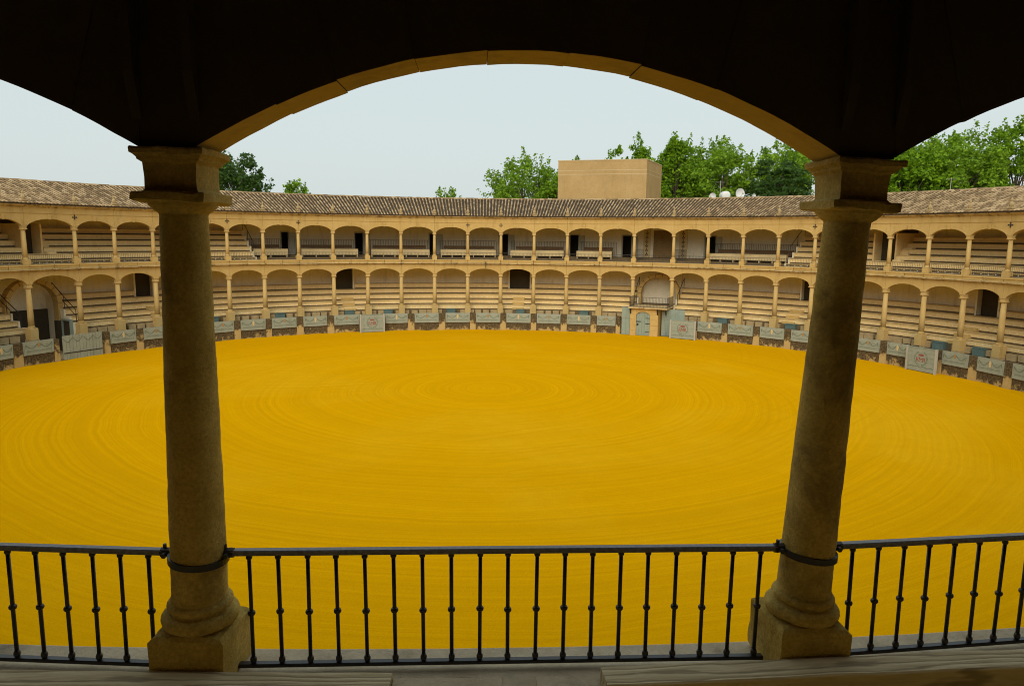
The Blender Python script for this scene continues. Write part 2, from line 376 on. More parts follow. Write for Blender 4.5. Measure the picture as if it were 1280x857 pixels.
# -- arcade walls, one piece per bay
def arch_curve(u, basket):
    u = abs(u)
    return (1 - u*u) if not basket else (1 - u**2.15)**.80
def arch_wall(t0, t1, zs, rise, ztop, R0, R1, hw, basket=True, n=18):
    m = MB(); ht = hw/RC; a, b = t0 + ht, t1 - ht
    us = [-1 + 2*k/n for k in range(n + 1)]
    pts = [(t0 + .0002, zs)] + [((a+b)/2 + u*(b-a)/2, zs + rise*arch_curve(u, basket)) for u in us] + [(t1 - .0002, zs)]
    rows = [[P(t, R0, ztop) for t, z in pts], [P(t, R0, z) for t, z in pts], [P(t, R1, z) for t, z in pts], [P(t, R1, ztop) for t, z in pts]]
    m.grid(rows); m.grid([rows[3], rows[0]])
    k = len(pts)
    for e in (0, k-1): m.f.append((e, e + k, e + 2*k, e + 3*k))
    return m
for i in range(I0, I1):
    a, b = ct(i), ct(i+1); mid = (a+b)/2
    w = (b-a)*RC; rs = RISE*(1.0 if w < 3.4 else 1.12)
    o = arch_wall(a, b, Z_UC, rs, 10.42, RC - .15, RC + .15, .15).build('arch', 'facade_stone', bull)
    # archivolt moulding and keystone
    m = MB(); ht = .19/RC; n = 18; rr = []
    for k in range(n + 1):
        u = -1 + 2*k/n; z = Z_UC + rs*arch_curve(u, True); t = mid + u*((b-a)/2 - ht)
        nx = u*.05; rr.append([P(t, RC - .152, z), P(t, RC - .175, z + .004), P(t + nx/RC, RC - .175, z + .09), P(t + nx/RC, RC - .152, z + .095)])
    m.grid(rr); m.build('archivolt', 'facade_stone', o)
    m = MB(); kw = .13/RC; zc = Z_UC + rs
    m.hexa([P(mid - kw*.7, RC - .20, zc - .03), P(mid + kw*.7, RC - .20, zc - .03), P(mid + kw*.7, RC - .10, zc - .03), P(mid - kw*.7, RC - .10, zc - .03),
            P(mid - kw, RC - .215, zc + .33), P(mid + kw, RC - .215, zc + .33), P(mid + kw, RC - .10, zc + .33), P(mid - kw, RC - .10, zc + .33)])
    m.build('keystone', 'facade_stone', o)
    o = arch_wall(a, b, Z_LC, rs*1.03, 6.03, RC - .17, RC + .17, .19).build('arch', 'facade_stone', bull)
    # string course under the roof, ledge of the upper floor and eave cornice, cut into blocks as in the stonework
    m = MB(); m.sweep([(RC - .13, 10.02), (RC - .13, 10.07), (RC - .19, 10.06), (RC - .19, 10.03)], a + .0003, b - .0003); m.build('string_course', 'facade_stone', bull)
    for q in range(2):
        x0 = a + (b-a)*q/2 + .0004; x1 = a + (b-a)*(q+1)/2 - .0006
        jz = random.uniform(-.015, .015); jr = random.uniform(-.02, .02)
        m = MB(); m.sweep([(RC + .2, 6.035), (RC - .19, 6.035), (RC - .22, 6.08), (RC - .36 + jr, 6.13 + jz), (RC - .42 + jr, 6.16 + jz), (RC - .42 + jr, 6.23 + jz), (RC + .2, 6.24)], x0, x1); m.build('cornice', 'trim_stone', bull)
        jz = random.uniform(-.012, .012)
        m = MB(); m.sweep([(RC + .2, 6.243), (RC - .27 + jr, 6.243), (RC - .27 + jr, 6.40), (RC - .32, 6.42), (RC - .32, Z_UB - .004 + jz*.2), (RC + .2, Z_UB - .004)], x0, x1); m.build('ledge', 'facade_stone', bull)
        m = MB(); m.sweep([(RC + .15, 10.425), (RC - .17, 10.425), (RC - .20, 10.47), (RC - .36 + jr, 10.53), (RC - .40 + jr, 10.56), (RC - .40 + jr, 10.625), (RC + .15, 10.63)], x0, x1); m.build('eave_cornice', 'trim_stone', bull)
# finials on the eaves above each column
m = MB(); m.sloft([(.13, 0), (.13, .16), (.16, .18), (.16, .23), (.10, .26)], 1); m.lathe([(.08, .25), (.12, .34), (.13, .42), (.09, .50), (.045, .56), (.07, .62), (.06, .68), (.0, .78)], 8)
m.v = [(x*1.15, y*1.15, z*1.2) for x, y, z in m.v]; FIN = m.mesh('finial', 'rough_stone')
for i in range(I0, I1 + 1): place(FIN, 'finial', bull, P(ct(i), RC - .27, 10.632), -ct(i))
# iron tie crosses
m = MB()
for a in (0, pi/2):
    m.tube([(-.13*cos(a), 0, -.13*sin(a)), (.13*cos(a), 0, .13*sin(a))], .028, 6)
for a in range(4): m.tube([(.12*cos(a*pi/2), -.005, .12*sin(a*pi/2)), (.16*cos(a*pi/2), -.005, .16*sin(a*pi/2))], .045, 6)
CR = m.mesh('tie_cross', 'black_iron')
for i in (1, 5, 7, 12, 13, 22, 27): place(CR, 'tie_cross', bull, P(ct(i), RC - .175, 9.83), -ct(i))

# -- whole-ring shell: floors, walls, roof
m = MB(); m.sweep([(RC + .17, 6.035), (40.0, 6.035), (40.0, Z_UB - .01), (RC + .205, Z_UB - .01)], -pi, pi, .04, False); m.build('gallery_floor', 'plaster', bull)
m = MB(); m.sweep([(38.7, -.05), (39.1, -.05), (39.1, 6.03), (38.7, 6.03)], -1.6, 1.75, .04); LOWWALL = m.build('back_wall', 'plaster', bull)
ROOF_IN = (RC - .52, 10.66); ROOF_RIDGE = (39.8, 12.52)
m = MB(); m.sweep([(RC - .50, 10.632), (39.8, 12.44), (44.5, 10.4), (44.5, 10.48), (39.8, 12.52), (RC - .52, 10.69)], -pi, pi, .04, False); roof = m.build('roof', 'roof_deck', bull)
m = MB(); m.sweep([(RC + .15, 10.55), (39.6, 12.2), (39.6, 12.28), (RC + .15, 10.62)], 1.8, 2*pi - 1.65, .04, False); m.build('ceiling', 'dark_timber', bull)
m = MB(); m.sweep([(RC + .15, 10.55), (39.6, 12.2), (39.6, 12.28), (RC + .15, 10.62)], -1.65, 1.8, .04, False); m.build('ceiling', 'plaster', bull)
m = MB(); m.sweep([(44, -.05), (44.4, -.05), (44.4, 10.4), (44, 10.4)], -pi, pi, .05, False); m.build('outer_wall', 'plaster', bull)

# barrel roof tiles over the visible part of the ring
m = MB(); rnd = random.Random(3)
L = sqrt((ROOF_RIDGE[0]-ROOF_IN[0])**2 + (ROOF_RIDGE[1]-ROOF_IN[1])**2)
dR = (ROOF_RIDGE[0]-ROOF_IN[0])/L; dZ = (ROOF_RIDGE[1]-ROOF_IN[1])/L
pitch_t = .285/RC; nl = int((T1 - T0)/pitch_t); rowsN = 13
for q in range(nl):
    tq = T0 + (q + .5)*pitch_t
    for k in range(rowsN):
        s0 = L*k/rowsN - .03 + rnd.uniform(-.02, .02); s1 = L*(k+1)/rowsN + .03
        lift0 = .035 + rnd.uniform(-.008, .008); lift1 = .012
        dt = rnd.uniform(-.012, .012)/RC; w0 = .066; w1 = .058
        for s_, lf, w_, first in ((s0, lift0, w0, 1), (s1, lift1, w1, 0)):
            R = ROOF_IN[0] + dR*s_; Z = ROOF_IN[1] + dZ*s_ + .02
            for a in (-1, -.5, .5, 1):
                hgt = lf + (.0 if abs(a) == 1 else .058)
                m.v.append(P(tq + dt + a*w_*(R/RC)/R, R - .02*hgt, Z + hgt))
        o = len(m.v) - 8
        m.f += [(o, o+1, o+5, o+4), (o+1, o+2, o+6, o+5), (o+2, o+3, o+7, o+6), (o, o+3, o+2, o+1)]
kind(m.build('roof_tile', 'tile', roof), 'stuff')
m = MB()
for q in range(int((T1-T0)*39.8/.42)):
    t = T0 + q*.42/39.8; h = rnd.uniform(-.015, .015)
    pts = [(-.13, -.02), (-.10, .07), (0, .11), (.10, .07), (.13, -.02)]
    o = len(m.v)
    for tt in (t, t + .44/39.8):
        for a, b in pts: m.v.append(P(tt, 39.8 + a, 12.54 + b + h))
    for j in range(4): m.f.append((o+j, o+j+1, o+j+6, o+j+5))
    m.f.append((o, o+1, o+2, o+3, o+4))
kind(m.build('ridge_tile', 'tile', roof), 'stuff')

# -- walls with openings
def wall_openings(t0, t1, R0, R1, z0, z1, ops, mat, name='back_wall'):
    cur = t0
    for a, b, oz0, oz1 in sorted(ops):
        m = MB(); m.rbox(cur, a, R0, R1, z0, z1, .04); m.build(name, mat, bull)
        m = MB(); m.rbox(a + .0001, b - .0001, R0, R1, oz1, z1, .04); m.build('lintel', mat, bull)
        if oz0 > z0 + .05:
            m = MB(); m.rbox(a + .0001, b - .0001, R0, R1, z0, oz0, .04); m.build('sill', mat, bull)
        # corridor behind the opening
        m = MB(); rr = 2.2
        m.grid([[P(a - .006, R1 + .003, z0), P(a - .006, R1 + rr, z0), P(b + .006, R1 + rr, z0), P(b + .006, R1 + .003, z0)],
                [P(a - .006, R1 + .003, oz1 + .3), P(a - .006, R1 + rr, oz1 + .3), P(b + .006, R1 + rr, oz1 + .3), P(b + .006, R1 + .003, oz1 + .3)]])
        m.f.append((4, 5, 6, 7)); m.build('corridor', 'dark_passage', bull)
        cur = b
    m = MB(); m.rbox(cur, t1, R0, R1, z0, z1, .04); m.build(name, mat, bull)
UD = [(-.5071, -.4898), (-.3274, -.3074), (-.1384, -.1210), (.0423, .0653), (.2269, .2486), (.362, .3844), (.5686, .594)]
wall_openings(-1.6, 1.75, 39.62, 39.98, 6.03, 12.2, [(a, b, 6.85, 8.98) for a, b in UD], 'plaster')
m = MB(); m.sweep([(39.62, 6.03), (39.98, 6.03), (39.98, 12.2), (39.62, 12.2)], 1.75, 2*pi - 1.6, .05); m.build('back_wall', 'dimmed_plaster', bull)
for a, b in UD:       # pale door surrounds and an open leaf folded against the reveal
    m = MB(); w = .05/39.6
    m.rbox(a - 2*w, a - .0002, 39.58, 39.70, 6.85, 9.0); m.rbox(b + .0002, b + 2*w, 39.58, 39.70, 6.85, 9.0); m.rbox(a - 2*w, b + 2*w, 39.58, 39.70, 9.003, 9.09)
    fr = m.build('door_frame', 'grey_post', bull)
    m = MB(); m.hexa([P(b + .003, 39.57, 6.86), P(b + .016, 39.45, 6.86), P(b + .017, 39.49, 6.86), P(b + .004, 39.61, 6.86), P(b + .003, 39.57, 8.95), P(b + .016, 39.45, 8.95), P(b + .017, 39.49, 8.95), P(b + .004, 39.61, 8.95)])
    m.build('door_leaf', 'grey_post', bull)

# -- stepped seating
GATE_L = (ct(0) + .002, ct(1) - .002); GATE_R = (ct(17) + .004, ct(18) - .004)
LZ = [2.12, 2.55, 3.05, 3.54, 4.04]
def seat_row(t0, t1, R0, depth, zb, zt, nm='seat_row', plaques=True, mat='seat_stone'):
    toe = zb + .21 if zb > 1.9 else zb + .03
    m = MB(); m.sweep([(R0 + .16, zb), (R0 + depth + .10, zb), (R0 + depth + .10, zt - .055), (R0 + .02, zt - .055), (R0, zt - .06), (R0, toe), (R0 + .16, toe)], t0, t1)
    o = m.build(nm, mat, bull)
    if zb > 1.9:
        m = MB(); m.rbox(t0 + .0003, t1 - .0003, R0 + .07, R0 + .155, zb + .101, toe - .001); m.build('toe_shade', 'tread_stone', o)  # dark strip paints in the shadow line under the riser
    m = MB(); m.sweep([(R0 + .03, zt - .053), (R0 + depth + .05, zt - .053), (R0 + depth + .05, zt), (R0 - .03, zt), (R0 - .045, zt - .015), (R0 - .04, zt - .05)], t0 + .0002, t1 - .0002)
    m.build('seat_slab', 'slab_stone', o)
    if plaques:
        m = MB(); n = int((t1-t0)*R0/.52)
        for k in range(n):
            t = t0 + (k + .5)*(t1-t0)/n; w = .04/R0; zc = (zb + zt)/2 - .02 if zt - zb < .6 else zt - .26
            m.hexa([P(t-w, R0-.006, zc-.03), P(t+w, R0-.006, zc-.03), P(t+w, R0+.01, zc-.03), P(t-w, R0+.01, zc-.03), P(t-w, R0-.006, zc+.03), P(t+w, R0-.006, zc+.03), P(t+w, R0+.01, zc+.03), P(t-w, R0+.01, zc+.03)])
        kind(m.build('number_plaque', 'white_shell', o), 'stuff')
    return o
VOM = [(-.8582, -.8216), (-.3896, -.3424), (.0722, .1261), (.8228, .8416), (1.2011, 1.2418)]
def cut(seg, holes):
    out = []; a, b = seg
    for h0, h1 in sorted(holes):
        if h0 > a and h1 < b: out.append((a, h0)); a = h1
    out.append((a, b)); return out
for seg in ((T0, GATE_L[0] - .004), (GATE_L[1] + .004, GATE_R[0] - .004), (GATE_R[1] + .004, T1)):
    for k, z in enumerate(LZ):
        for s2 in (cut(seg, [(a - .004, b + .004) for a, b in VOM]) if k >= 4 else [seg]):
            seat_row(s2[0], s2[1], 35.1 + .7*k, .7, (LZ[k-1] - .1) if k else 1.72, z)
# dark vomitory passages with stairs down through the lower rows
for a, b in VOM:
    m = MB(); m.rbox(a - .0035, a, 37.95, 38.69, 3.5, 6.02); m.rbox(b, b + .0035, 37.95, 38.69, 3.5, 6.02)
    v = m.build('passage_wall', 'plaster', bull)
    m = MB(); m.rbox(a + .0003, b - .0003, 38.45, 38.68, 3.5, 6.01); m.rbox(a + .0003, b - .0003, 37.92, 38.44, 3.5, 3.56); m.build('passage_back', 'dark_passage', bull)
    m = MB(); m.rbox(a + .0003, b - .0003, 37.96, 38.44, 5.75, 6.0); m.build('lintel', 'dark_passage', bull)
    mid = (a+b)/2; w = .55/35
    for k in range(3):
        for h in range(2):
            m = MB(); R0 = 34.93 + .7*k + .35*h; zt = (1.9 + .24*h if k == 0 else LZ[k-1] + .24*(h+1) + .004)
            m.rbox(mid - w, mid + w, R0 - (.0 if h else .02), R0 + .36, zt - .25, zt); m.build('step', 'facade_stone', bull)
# upper tier: six rows left and right of the central part
UZ = [6.75 + .463*k for k in range(6)]
UV = [(-1.1006, -1.0655), (1.0004, 1.0455)]
for seg in ((T0, -.607), (.815, T1)):
    for k, z in enumerate(UZ):
        for s2 in (cut(seg, [(a - .004, b + .004) for a, b in UV]) if k >= 2 else [seg]):
            seat_row(s2[0], s2[1], 35.1 + .7*k, .7 if k < 5 else .75, UZ[k-1] - .1 if k else Z_UB - .005, z, plaques=(k < 4))
for a, b in UV:
    m = MB(); m.rbox(a - .0035, a, 36.55, 39.6, 7.2, 9.35); m.rbox(b, b + .0035, 36.55, 39.6, 7.2, 9.35); m.build('passage_wall', 'seat_stone', bull)
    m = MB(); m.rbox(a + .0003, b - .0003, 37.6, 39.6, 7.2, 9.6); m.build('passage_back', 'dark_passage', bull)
    for k in range(5):
        m = MB(); m.rbox(b + .004, b + .022, 36.1 + .45*k, 36.6 + .45*k, 7.0 + .3*k, 7.33 + .3*k); m.build('step', 'seat_stone', bull)
# central upper platform
m = MB(); m.rbox(-.603, .811, 35.15, 36.95, Z_UB - .006, 6.70); m.build('platform', 'tread_stone', bull)
m = MB(); m.rbox(-.603, .811, 36.953, 39.6, Z_UB - .006, 6.86); m.build('platform', 'tread_stone', bull)
# stepped cheek walls closing the seat blocks
for t, s in ((-.607, 1), (.815, -1)):
    for k in range(6):
        m = MB(); m.rbox(min(t, t + s*.0035), max(t, t + s*.0035), 35.1 + .7*k, 35.8 + .7*k, Z_UB, UZ[k] + .02); m.build('cheek_wall', 'plaster', bull)

# -- kerb wall under the lower seats: individual stones, hatches
HAT = [-.724, -.5544, -.3703, -.2646, -.0894, .1064, .2863, .667, .8431, 1.1958, 1.2843]
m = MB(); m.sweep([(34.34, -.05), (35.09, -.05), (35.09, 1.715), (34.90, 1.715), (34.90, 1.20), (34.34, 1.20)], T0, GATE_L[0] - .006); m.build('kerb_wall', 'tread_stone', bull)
for a, b in ((GATE_L[1] + .006, GATE_R[0] - .006), (GATE_R[1] + .006, T1)):
    m = MB(); m.sweep([(34.34, -.05), (35.09, -.05), (35.09, 1.715), (34.90, 1.715), (34.90, 1.20), (34.34, 1.20)], a, b); m.build('kerb_wall', 'tread_stone', bull)
stm = []
for k in range(6):
    m = MB(); q = random.Random(k); hx = q.uniform(.27, .38); hz = q.uniform(.19, .23)
    m.sloft([(1, 0), (1, 1)], 1); m.v = [(x*hx*(1 - .05*q.random()), y*.13 + q.uniform(-.012, .012), (z - .5)*2*hz*(1 - .08*q.random())) for x, y, z in m.v]
    stm.append(m.mesh('kerb_stone', 'rough_stone'))
t = T0 + .02; k = 0
while t < T1 - .02:
    if not (GATE_L[0] - .012 < t < GATE_L[1] + .012 or GATE_R[0] - .012 < t < GATE_R[1] + .012) and min(abs(t - h) for h in HAT) > .016:
        place(random.choice(stm), 'kerb_stone', bull, P(t, 34.80, 1.45 + random.uniform(-.02, .02)), -t)
    t += random.uniform(.0205, .0245); k += 1
hm = MB(); hm.box(-.42, .42, -.12, .30, 0, .50); hm.box(-.45, .45, -.15, .33, .503, .55)
HM = hm.mesh('hatch', 'hatch_paint')
for h in HAT: place(HM, 'hatch', bull, P(h, 34.62, 1.203), -h)
for i in range(I0, I1 + 1):       # stone piers carrying the lower columns
    m = MB(); w = .31/RC; t = ct(i); m.rbox(t - w, t + w, RC - .30, RC + .33, -.05, Z_LB - .002); m.build('pier', 'rough_stone', bull)

# -- two gateways under the lower gallery
def gateway(g0, g1, plaster_back, name):
    for gt in (g0 - .0035, g1):
        for k in range(5):
            ms = MB(); ms.rbox(gt, gt + .0035, 35.05 + .7*k, 35.749 + .7*k if k < 4 else 38.69, -.05, LZ[k] + .015); ms.build('cheek_wall', 'plaster', bull)
    mid = (g0+g1)/2; hwid = (g1-g0)/2*37 - .12; zs = 3.5; n = 9
    R0, R1 = 36.9, 37.5
    for k in range(n):             # arch ring of separate voussoirs
        a0, a1 = pi - pi*k/n - .012, pi - pi*(k+1)/n + .012; m = MB(); pr = []
        for R in (R0 - .03, R1):
            pr += [P(mid + hwid*cos(a0)/R, R, zs + hwid*sin(a0)*.92), P(mid + hwid*cos(a1)/R, R, zs + hwid*sin(a1)*.92), P(mid + (hwid + .34)*cos(a1)/R, R, zs + (hwid + .34)*sin(a1)*.92), P(mid + (hwid + .34)*cos(a0)/R, R, zs + (hwid + .34)*sin(a0)*.92)]
        m.hexa(pr); m.build('voussoir', 'facade_stone', bull)
    for s in (-1, 1):
        m = MB(); ta, tb = sorted((mid + s*hwid/37, mid + s*(hwid + .34)/37)); m.rbox(ta, tb, R0, R1, 0, 3.49); m.build('gate_jamb', 'facade_stone', bull)
    if not plaster_back:
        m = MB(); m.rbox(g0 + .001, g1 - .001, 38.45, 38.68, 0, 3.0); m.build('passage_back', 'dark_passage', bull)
        # dark doorway with a blue-grey frame in the right-hand cheek
        m = MB(); t = g1 - .0004
        m.rbox(t - .003, t, 35.5, 36.4, .1, 2.25); m.build('doorway', 'dark_passage', bull)
        for ra, rb, za, zb in ((35.40, 35.495, .1, 2.25), (36.405, 36.5, .1, 2.25), (35.4, 36.5, 2.253, 2.36)):
            m = MB(); m.rbox(t - .006, t, ra, rb, za, zb); m.build('door_frame', 'teal_paint', bull)
        m = MB(); m.rbox(t - .007, t, 36.6, 37.3, .1, 2.2); m.build('shutter', 'dark_passage', bull)
    else:
        m = MB(); m.rbox(g0 + .001, g1 - .001, 38.4, 38.68, 0, 6.0); m.build('niche_wall', 'plaster', bull)
        m = MB(); m.rbox(g0 + .001, g1 - .001, 34.0, 38.38, 2.30, 2.46); m.build('balcony_floor', 'tread_stone', bull)
gateway(*GATE_L, False, 'left'); gateway(*GATE_R, True, 'right')

# -- carved double door with painted pilasters in the upper gallery
da, db = .4433, .4934
m = MB(); m.rbox(da - .002, db + .002, 39.50, 39.615, 6.87, 9.5); cdoor = m.build('carved_door', 'carved_wood', bull)
for c in range(2):
    for r in range(4):
        x0 = da + .003 + c*(db-da)/2; x1 = x0 + (db-da)/2 - .006; z0 = 6.98 + r*.6
        m = MB(); m.rbox(x0, x1, 39.465, 39.498, z0, z0 + .5); p_ = m.build('door_panel', 'carved_wood', cdoor)
for t0, t1 in ((da - .028, da - .010), (db + .012, db + .032)):
    m = MB(); m.rbox(t0, t1, 39.52, 39.615, 6.87, 10.2); pl = m.build('painted_pilaster', 'cream_paint', bull)
    tm = (t0 + t1)/2; m = MB()
    for k in range(6):
        z = 7.15 + .42*k; w = .16/39.5
        for sx in (-1, 1):
            m.hexa([P(tm, 39.505, z - .16), P(tm + sx*w, 39.505, z - .02), P(tm + sx*w, 39.517, z - .02), P(tm, 39.517, z - .16), P(tm, 39.505, z - .08), P(tm + sx*w*.8, 39.505, z + .07), P(tm + sx*w*.8, 39.517, z + .07), P(tm, 39.517, z - .08)])
        m.rbox(tm - w*.28, tm + w*.28, 39.505, 39.517, z + .02, z + .2)
    kind(m.build('painted_ornament', 'dark_timber', pl), 'stuff')

# -- near gallery: columns, arches of voussoirs, seats behind the camera
put_column(CM_N, NB[3], Z_UB, 'backlit foreground column at the left of the view', (LEAN[3], 0))
put_column(CM_N, NB[2], Z_UB, 'backlit foreground column at the right, leaning slightly outwards', (LEAN[2], 0))
for k in (0, 1, 4, 5): put_column(CM_N, NEAR[k], Z_UB)
for k in range(5):
    a, b = NT[k], NT[k+1]; mid = (a+b)/2; hw = .13
    o = arch_wall(a, b, Z_UC + .014, RISE + .012, 10.60, RC - .115, RC + .115, hw, False, 24).build('arch', 'shaded_stone', bull)
    nv = 9; ht = hw/RC; A, B = a + ht, b - ht
    q = random.Random(40 + k)
    ub = [-1 + 2*j/nv + (0 if j in (0, nv) else q.uniform(-.025, .025)) for j in range(nv + 1)]
    for j in range(nv):
        u0, u1 = ub[j] + .0007, ub[j+1] - .0007
        dz = q.uniform(-.006, .002); dr = q.uniform(-.006, .008); R0, R1 = RC - .135 + dr, RC + .135 + dr
        m = MB(); n = 5; rows = []
        lo = [(u0 + (u1-u0)*i/n) for i in range(n + 1)]
        half = (B - A)/2
        def bt(u): return mid + u*half
        ztop = 10.52
        def tt(u): return mid + max(-1.05, min(1.05, u*1.30))*half
        edge0 = [(bt(lo[i]), Z_UC + (RISE + .012)*arch_curve(lo[i], False) + dz + .006) for i in range(n + 1)]
        edge1 = [(tt(lo[i]), ztop) for i in range(n + 1)]
        nz = 5; grid0 = [[(edge0[i][0] + (edge1[i][0]-edge0[i][0])*w/nz, edge0[i][1] + (edge1[i][1]-edge0[i][1])*w/nz) for i in range(n + 1)] for w in range(nz + 1)]
        def jp(t, R, z, s):
            v = Vector(P(t, R, z)); return v + noise.noise_vector(v*6)*.004
        m.grid([[jp(t, R0, z, 0) for t, z in row] for row in grid0]); m.grid([[jp(t, R1, z, 1) for t, z in row] for row in grid0])
        m.grid([[jp(t, R0, z, 0) for t, z in grid0[0]], [jp(t, R1, z, 0) for t, z in grid0[0]]])
        m.grid([[jp(t, R0, z, 0) for t, z in grid0[-1]], [jp(t, R1, z, 0) for t, z in grid0[-1]]])
        for e in (0, n): m.grid([[jp(row[e][0], R0, row[e][1], 0) for row in grid0], [jp(row[e][0], R1, row[e][1], 0) for row in grid0]])
        vo = m.build('voussoir', 'arch_stone', o); vo.data.materials.append(MATS['shaded_stone'])      # inner and joint faces carry the painted shade
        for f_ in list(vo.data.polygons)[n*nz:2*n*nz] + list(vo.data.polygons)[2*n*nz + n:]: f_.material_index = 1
    # springer block above each capital
for k in range(6):
    t = NT[k]; w = .128/RC
    m = MB(); m.rbox(t - w*1.0, t + w*1.0, RC - .128, RC + .128, Z_UC + .001, 10.5); m.build('springer', 'shaded_stone', bull)
    for s in (-1, 1):              # timber struts carrying the roof beam
        m = MB(); x = t + s*.13/RC; w2 = .022/RC
        m.sweep([(RC + .142, 9.30), (RC + .142, 10.5), (RC + .24, 10.5), (RC + .20, 9.5)], x - w2, x + w2); m.build('strut', 'dark_timber', bull)
    m = MB(); m.sweep([(RC + .20, 10.36), (39.5, 12.0), (39.5, 12.18), (RC + .20, 10.54)], t - .08/RC, t + .08/RC); m.build('roof_beam', 'dark_timber', bull)
n0, n1 = NEAR[0] - .25, NEAR[-1] + .25
m = MB(); m.sweep([(RC + .2, 6.245), (RC - .24, 6.245), (RC - .24, Z_UB - .012), (RC - .22, Z_UB - .004), (RC + .62, Z_UB - .004), (RC + .62, 6.245)], n0, n1, .02); m.build('ledge', 'ledge_stone', bull)
for k in range(6):
    z = 6.555 if k == 0 else 6.60 + .43*k
    m = MB(); a0 = 34.725 if k == 0 else 34.93 + .7*k
    m.sweep([(a0, Z_UB - .003), (35.63 + .7*k + (.3 if k == 5 else 0), Z_UB - .003), (35.63 + .7*k + (.3 if k == 5 else 0), z), (a0, z)], n0, n1, .02)
    m.build('seat_row', 'near_stone' if k == 0 else ('seat_stone' if k < 4 else 'tread_stone'), bull)  # upper rows coloured dark to weaken light bounced onto the column tops

for ta, tb in ((pi + .0125, pi - .0030), (pi - .0078, pi - .0150)):
    m = MB(); m.sloft([(1, 0), (1, .5), (1, .9), (.985, 1)], 8); w = (ta - tb)/2*34.9
    m.v = [(x*w + .006*noise.noise(Vector((x*3, y, z))), y*.30 + .012*noise.noise(Vector((x*4, y*3, z + 2))), z*.085 + .008*noise.noise(Vector((x*5, y*4, 7)))) for x, y, z in m.v]
    m.build('kerb_block', 'ledge_stone', bull, False, P((ta+tb)/2, 35.04, 6.556), -(ta+tb)/2)

# ------------------------------------------------------------------ near iron railings
m = MB(); m.tube([(0, 0, 0), (0, 0, .60)], .0105, 8); BAL = m.mesh('baluster', 'black_iron', True)
def knob_mesh(r, h):
    m = MB(); m.lathe([(.010, -h), (r*.8, -h*.8), (r, -h*.3), (r, h*.3), (r*.8, h*.8), (.010, h)], 10); return m.mesh('knob', 'black_iron', True)
KN = [knob_mesh(.020, .014), knob_mesh(.016, .013), knob_mesh(.017, .018)]
def near_railing(ta, tb, label, ext=0):
    a = Vector(P(ta, RC, 0)); b = Vector(P(tb, RC, 0)); d = (b - a).normalized(); L_ = (b - a).length
    rz = math.atan2(d.y, d.x); root = empty('iron_railing', (a.x, a.y, Z_UB), rz)
    tag(root, label, 'railing', 'iron railings between the foreground columns')
    x0, x1 = .175, L_ - .175
    def bow(x): return .03*4*(x/L_)*(1 - x/L_)*-1
    n = 24; pts = [(x0 + (x1-x0)*i/n) for i in range(n + 1)]
    for nm, z0, z1, y, mat in (('top_rail', .645, .672, .022, 'rail_iron'), ('bottom_rail', .028, .046, .020, 'black_iron')):
        m = MB(); m.grid([[(x, -y, z0) for x in pts], [(x, -y, z1 - .004) for x in pts], [(x, -y + .005, z1) for x in pts], [(x, y - .005, z1) for x in pts], [(x, y, z1 - .004) for x in pts], [(x, y, z0) for x in pts], [(x, -y, z0) for x in pts]])
        k = n + 1
        m.f.append(tuple(i*k for i in range(6))); m.f.append(tuple(n + i*k for i in range(6))); m.build(nm, mat, root)
    nb = 19
    for i in range(nb):
        x = x0 + .085 + (x1 - x0 - .17)*i/(nb - 1)
        bo = place(BAL, 'baluster', root, (x, 0, .046))
        bo.rotation_euler = (random.uniform(-.006, .006), random.uniform(-.008, .008), random.random()*3)
        place(KN[0], 'knob', bo, (0, 0, .285 + random.uniform(-.006, .006))); place(KN[1], 'knob', bo, (0, 0, .585)); place(KN[2], 'knob', bo, (0, 0, .018))
    for x in (x0 - .02, x1 + .02):     # bolted lugs that grip the column bands
        m = MB(); m.tube([(x - .03, 0, .655), (x + .03, 0, .655)], .026, 8); m.tube([(x, -.045, .652), (x, .045, .652)], .014, 6); m.tube([(x + .012, 0, .63), (x + .012, 0, .70)], .009, 6); m.build('lug', 'black_iron', root)
near_railing(NB[2] - .03/RC, NB[3], 'black iron railing between the two foreground columns')
near_railing(NB[3], NB[4], 'black iron railing left of the left foreground column')
near_railing(NB[1], NB[2] - .03/RC, 'black iron railing right of the right foreground column')
m = MB()
rows = []
for k in range(41):
    a = 2*pi*k/40; row = []
    for rr, z in ((.132, -.016), (.147, -.016), (.147, .016), (.132, .016)): row.append((rr*cos(a), rr*sin(a), z + .012*cos(a)))
    rows.append(row)
m.grid(rows, True)
BAND = m.mesh('column_band', 'black_iron')
for t, s in ((NB[3] - .008/RC, 'left'), (NB[2] - .029/RC, 'right')):
    o = place(BAND, 'column_band', None, P(t, RC, Z_UB + .635), -t); tag(o, 'black iron strap clamped around the %s foreground column' % s, 'strap', 'iron straps on the columns')

# ------------------------------------------------------------------ weathered boards on the nearest seat row
def board(tc, R, z, ln, w, th, label, rz=0, seed=0):
    m = MB(); n = 40; rows = []
    prof = [(-w/2, -th), (-w/2, -.008), (-w/2 + .008, 0), (0, 0), (w/2 - .008, 0), (w/2, -.008), (w/2, -th)]
    for i in range(n + 1):
        x = -ln/2 + ln*i/n; rows.append([(x, y + .004*noise.noise(Vector((x*3, y*8, seed))), zz + .004*noise.noise(Vector((x*2.1, y*5, seed + 4)))) for y, zz in prof])
    m.grid(rows, True); m.f.append(tuple(range(7))); k = 7*n; m.f.append(tuple(range(k + 6, k - 1, -1)))
    o = m.build('wooden_board', 'weathered_wood', None, False, P(tc, R, z), -tc + rz); tag(o, label, 'board', 'weathered boards on the front seat row'); return o
board(pi + .0485, 34.80, 6.670, 2.5, .155, .10, 'weathered grey board behind the left column, nearest the railing', .012, 1)
